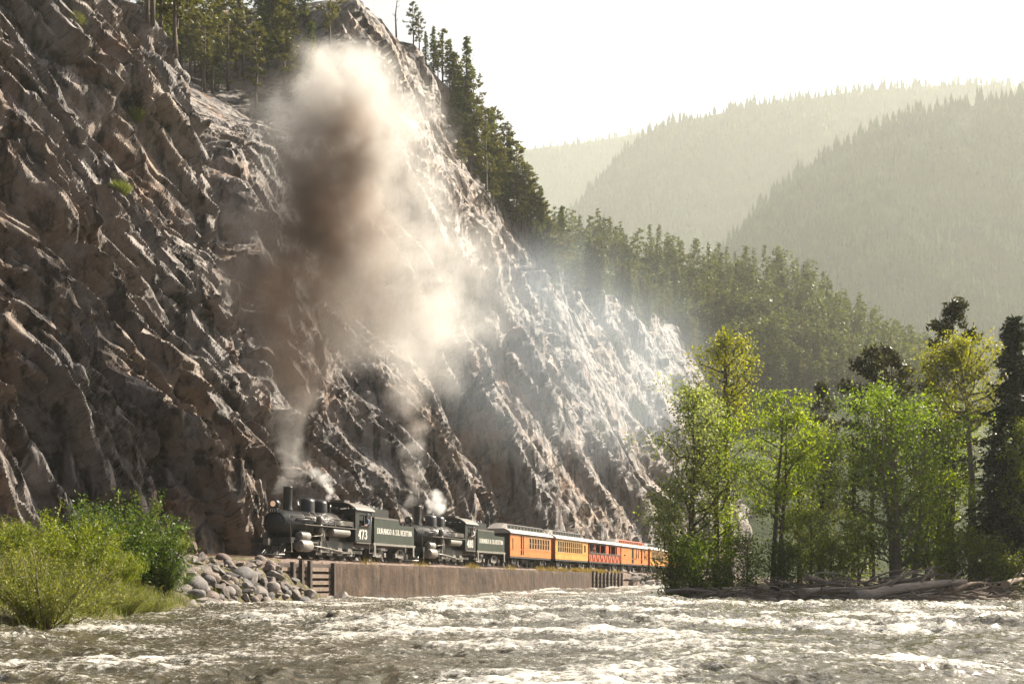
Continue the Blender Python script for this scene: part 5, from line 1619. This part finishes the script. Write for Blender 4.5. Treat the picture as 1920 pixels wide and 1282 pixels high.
def forest_copies(name, P, H0, H1, label, rs, variants):
    """a stand joined from light conifer crowns"""
    Vs = []
    for p in P:
        V = variants[rs.randint(len(variants))]
        a = rs.uniform(0, 6.28); c, s_ = math.cos(a), math.sin(a); H = rs.uniform(H0, H1); w_ = H * rs.uniform(.95, 1.3)
        Vs.append(np.stack([(V[:, 0] * c - V[:, 1] * s_) * w_ + p[0], (V[:, 0] * s_ + V[:, 1] * c) * w_ + p[1], V[:, 2] * H + p[2]], 1))
    V = np.concatenate(Vs)
    o = link(name, np_mesh(name, V, np.arange(len(V)).reshape(-1, 3), M_NEEDLE))
    return tag(o, label, None, None, 'stuff')
M_FARNEEDLE = mat_leaf('far_conifer_needles', (.036, .062, .015), (.085, .12, .028), .0, .0, .03, 0.0)
def hill_forest(P, n, px0, px1, py1, H0, H1, label, seed, thin=.35, K=4):
    rs = np.random.RandomState(seed)
    p = sample_hill(P, n, rs, 74)
    X, Yp = project(p)
    p = p[(X > px0) & (X < px1) & (Yp < py1)]
    den = fbm(p[:, 0] / 110, p[:, 1] / 110, None, 3, seed) + .5 * fbm(p[:, 0] / 36, p[:, 1] / 36, None, 2, seed + 1)
    p = p[den > -thin]
    forest_mass('forest', p, H0, H1, label, rs, K)
forest_copies('forest', rest_spur[:1300], 8, 13.5, 'rest of the conifer forest covering the spur', rs, [conifer_mesh(400 + i, 'fir' if i % 3 else 'pine', .22, 1.7)[0] for i in range(5)])
hill_forest(P_RIGHT, 26000, 1250, 2050, 760, 13, 22, 'hazy conifer forest covering the wooded hill on the right', 811, .75, 3)
hill_forest(P_MID, 28000, 980, 2050, 640, 13, 22, 'pale conifer forest on the mountain behind', 821, 1.2, 2)
hill_forest(P_FAR, 14000, 880, 1500, 520, 13, 22, 'faintest forest on the most distant mountain', 831, 1.3, 2)
# ------------------------------------------------------------------ smoke and steam
def smoke(name, blobs, label, dens, core=(), white=(.79, .77, .74), soot=(.30, .215, .165), nscale=.55, warp=2.4, gain=(.40, .58), voxel=.35, aniso=.25, wide=1.0):
    """blobs: (px, py, depth, radius m, weight). One closed hull round all blobs, density from the blobs broken up by noise"""
    pts = [(pixY(px, py, Y), r * wide, w) for px, py, Y, r, w in blobs]
    c0 = pts[0][0].copy()
    bm = bmesh.new()
    for c, r, w in pts:
        g = bmesh.ops.create_icosphere(bm, subdivisions=2, radius=r * 1.22 + warp * .22)
        bmesh.ops.translate(bm, verts=g['verts'], vec=c - c0)
    me = bpy.data.meshes.new(name); bm.to_mesh(me); bm.free()
    o = link(name, me, None, c0)
    md = o.modifiers.new('union', 'REMESH'); md.mode = 'VOXEL'; md.voxel_size = voxel
    t = NT(name + '_volume'); t.n.remove(t.b)
    v = t.coords()
    nz = t.n.new('ShaderNodeTexNoise'); t.l.new(v, nz.inputs['Vector'])
    nz.inputs['Scale'].default_value = nscale * .55; nz.inputs['Detail'].default_value = 3
    sub = t.n.new('ShaderNodeVectorMath'); sub.operation = 'SUBTRACT'; t.l.new(nz.outputs['Color'], sub.inputs[0]); sub.inputs[1].default_value = (.5, .5, .5)
    mad = t.n.new('ShaderNodeVectorMath'); mad.operation = 'MULTIPLY_ADD'; t.l.new(sub.outputs[0], mad.inputs[0]); mad.inputs[1].default_value = (warp * 1.6,) * 3; t.l.new(v, mad.inputs[2])
    pw = mad.outputs[0]
    def field(items):
        acc = None
        for c, r, w in items:
            ds = t.n.new('ShaderNodeVectorMath'); ds.operation = 'DISTANCE'
            t.l.new(pw, ds.inputs[0]); ds.inputs[1].default_value = c - c0
            mr = t.n.new('ShaderNodeMapRange'); mr.interpolation_type = 'SMOOTHSTEP'
            t.l.new(ds.outputs['Value'], mr.inputs['Value'])
            mr.inputs['From Min'].default_value = r; mr.inputs['From Max'].default_value = r * .12
            mr.inputs['To Min'].default_value = 0; mr.inputs['To Max'].default_value = w
            acc = mr.outputs[0] if acc is None else t.math('MAXIMUM', acc, mr.outputs[0])
        return acc
    f = field(pts)
    n2 = t.noise(pw, nscale, 7, .64)
    br = t.n.new('ShaderNodeMapRange'); t.l.new(n2, br.inputs['Value'])
    br.inputs['From Min'].default_value = gain[0]; br.inputs['From Max'].default_value = gain[1]
    br.inputs['To Min'].default_value = .16; br.inputs['To Max'].default_value = 1.0
    d = t.math('MULTIPLY', t.math('MULTIPLY', f, br.outputs[0]), dens)
    pv = t.n.new('ShaderNodeVolumePrincipled')
    t.l.new(d, pv.inputs['Density'])
    pv.inputs['Anisotropy'].default_value = aniso
    if core:
        k = field([(pixY(px, py, Y), r, w) for px, py, Y, r, w in core])
        t.l.new(t.mix(k, white, soot), pv.inputs['Color'])
    else:
        pv.inputs['Color'].default_value = (*white, 1)
    t.l.new(pv.outputs[0], t.out.inputs['Volume'])
    o.data.materials.append(t.m)
    return tag(o, label, None, None, 'stuff')
smoke('smoke', [(540, 904, 65.5, .6, 1.0), (541, 882, 65.5, .75, .9), (543, 855, 65.5, .9, .75), (545, 822, 65.6, 1.1, .62), (547, 785, 65.8, 1.35, .5), (550, 740, 66, 1.75, .42), (553, 685, 66.5, 2.4, .38),
                (560, 610, 67, 2.7, .5), (575, 535, 67.5, 3.3, .75), (595, 450, 68, 3.5, .95), (615, 370, 68.5, 3.6, 1.0), (640, 285, 69, 3.9, 1.0), (660, 205, 69.5, 3.7, .85),
                (560, 250, 69, 3.2, .22), (525, 430, 67, 3.0, .5), (735, 250, 70, 3.6, .2), (755, 370, 70, 3.7, .15), (740, 480, 70.5, 3.8, .2), (770, 570, 71, 4.0, .2), (690, 590, 70, 3.6, .28), (850, 500, 73, 3.8, .11), (870, 590, 74, 3.6, .09), (800, 650, 73, 3.4, .10), (620, 620, 68, 2.6, .4), (500, 560, 66, 3.0, .42), (530, 630, 66, 2.6, .34), (660, 470, 68, 3.2, .55)],
      'towering brown and white coal smoke plume above the leading locomotive', 1.9,
      [(560, 660, 65, 5.6, .9), (545, 570, 64.4, 7.2, 1.0), (570, 480, 64.2, 8.0, 1.0), (600, 400, 64.6, 7.8, 1.0), (630, 330, 65, 7.0, 1.0), (645, 260, 65.6, 5.4, .95), (690, 560, 66.5, 5.6, .8)], wide=1.16)
smoke('smoke', [(775, 938, 81, .6, 1.0), (776, 915, 81, .8, .85), (776, 885, 81, 1.0, .7), (776, 850, 81, 1.2, .55), (770, 800, 81, 1.4, .4), (762, 735, 81, 1.9, .36), (765, 665, 82, 2.6, .3), (800, 610, 83, 3.2, .25)],
      'thinner grey smoke column rising from the second locomotive', 1.1, [(775, 900, 81, 1.6, .4), (770, 790, 81, 2.4, .5), (762, 720, 81, 2.2, .4)])
smoke('smoke', [(930, 560, 100, 7, .5), (1000, 640, 105, 9, .6), (1060, 560, 112, 9, .6), (1120, 650, 118, 10, .6), (1190, 640, 125, 10, .6), (1240, 720, 130, 9, .6), (1150, 760, 120, 8, .5), (980, 740, 104, 7, .5), (1080, 760, 112, 8, .5), (900, 660, 97, 6, .5)],
      'thin blue-grey smoke drifting along the rock face', .065, (), (.66, .75, .83), nscale=.10, warp=5.0, gain=(.38, .66), voxel=1.2, aniso=0.1)
smoke('steam', [(617, 931, 68.2, .26, 1), (618, 918, 68.2, .36, 1), (612, 906, 68.1, .45, .9), (603, 896, 68.1, .5, .8), (593, 887, 68, .5, .6), (586, 884, 68, .4, .4)],
      'small curl of white steam from the leading locomotive safety valve', 4.8, white=(.92, .92, .91), nscale=1.8, warp=.25, voxel=.12)
smoke('steam', [(806, 957, 82.5, .3, 1), (808, 945, 82.5, .55, 1), (822, 950, 82.6, .7, 1), (818, 932, 82.6, .7, .7), (827, 938, 82.7, .5, .8)],
      'bright white steam bursting over the second locomotive domes', 4.6, white=(.95, .95, .95), nscale=1.5, warp=.3, voxel=.12)
# ------------------------------------------------------------------ haze
def mat_haze():
    t = NT('haze_air')
    t.n.remove(t.b)
    pv = t.n.new('ShaderNodeVolumePrincipled')
    pv.inputs['Color'].default_value = (.90, .94, .88, 1)
    pv.inputs['Density'].default_value = HAZE_DENSITY
    pv.inputs['Anisotropy'].default_value = .3
    t.l.new(pv.outputs[0], t.out.inputs['Volume'])
    return t.m
hz = MB().box(-2010, 2410, -110, 3010, -3, 1095).build('haze', mat_haze())
tag(hz, 'pale sunlit haze filling the valley', None, None, 'stuff')
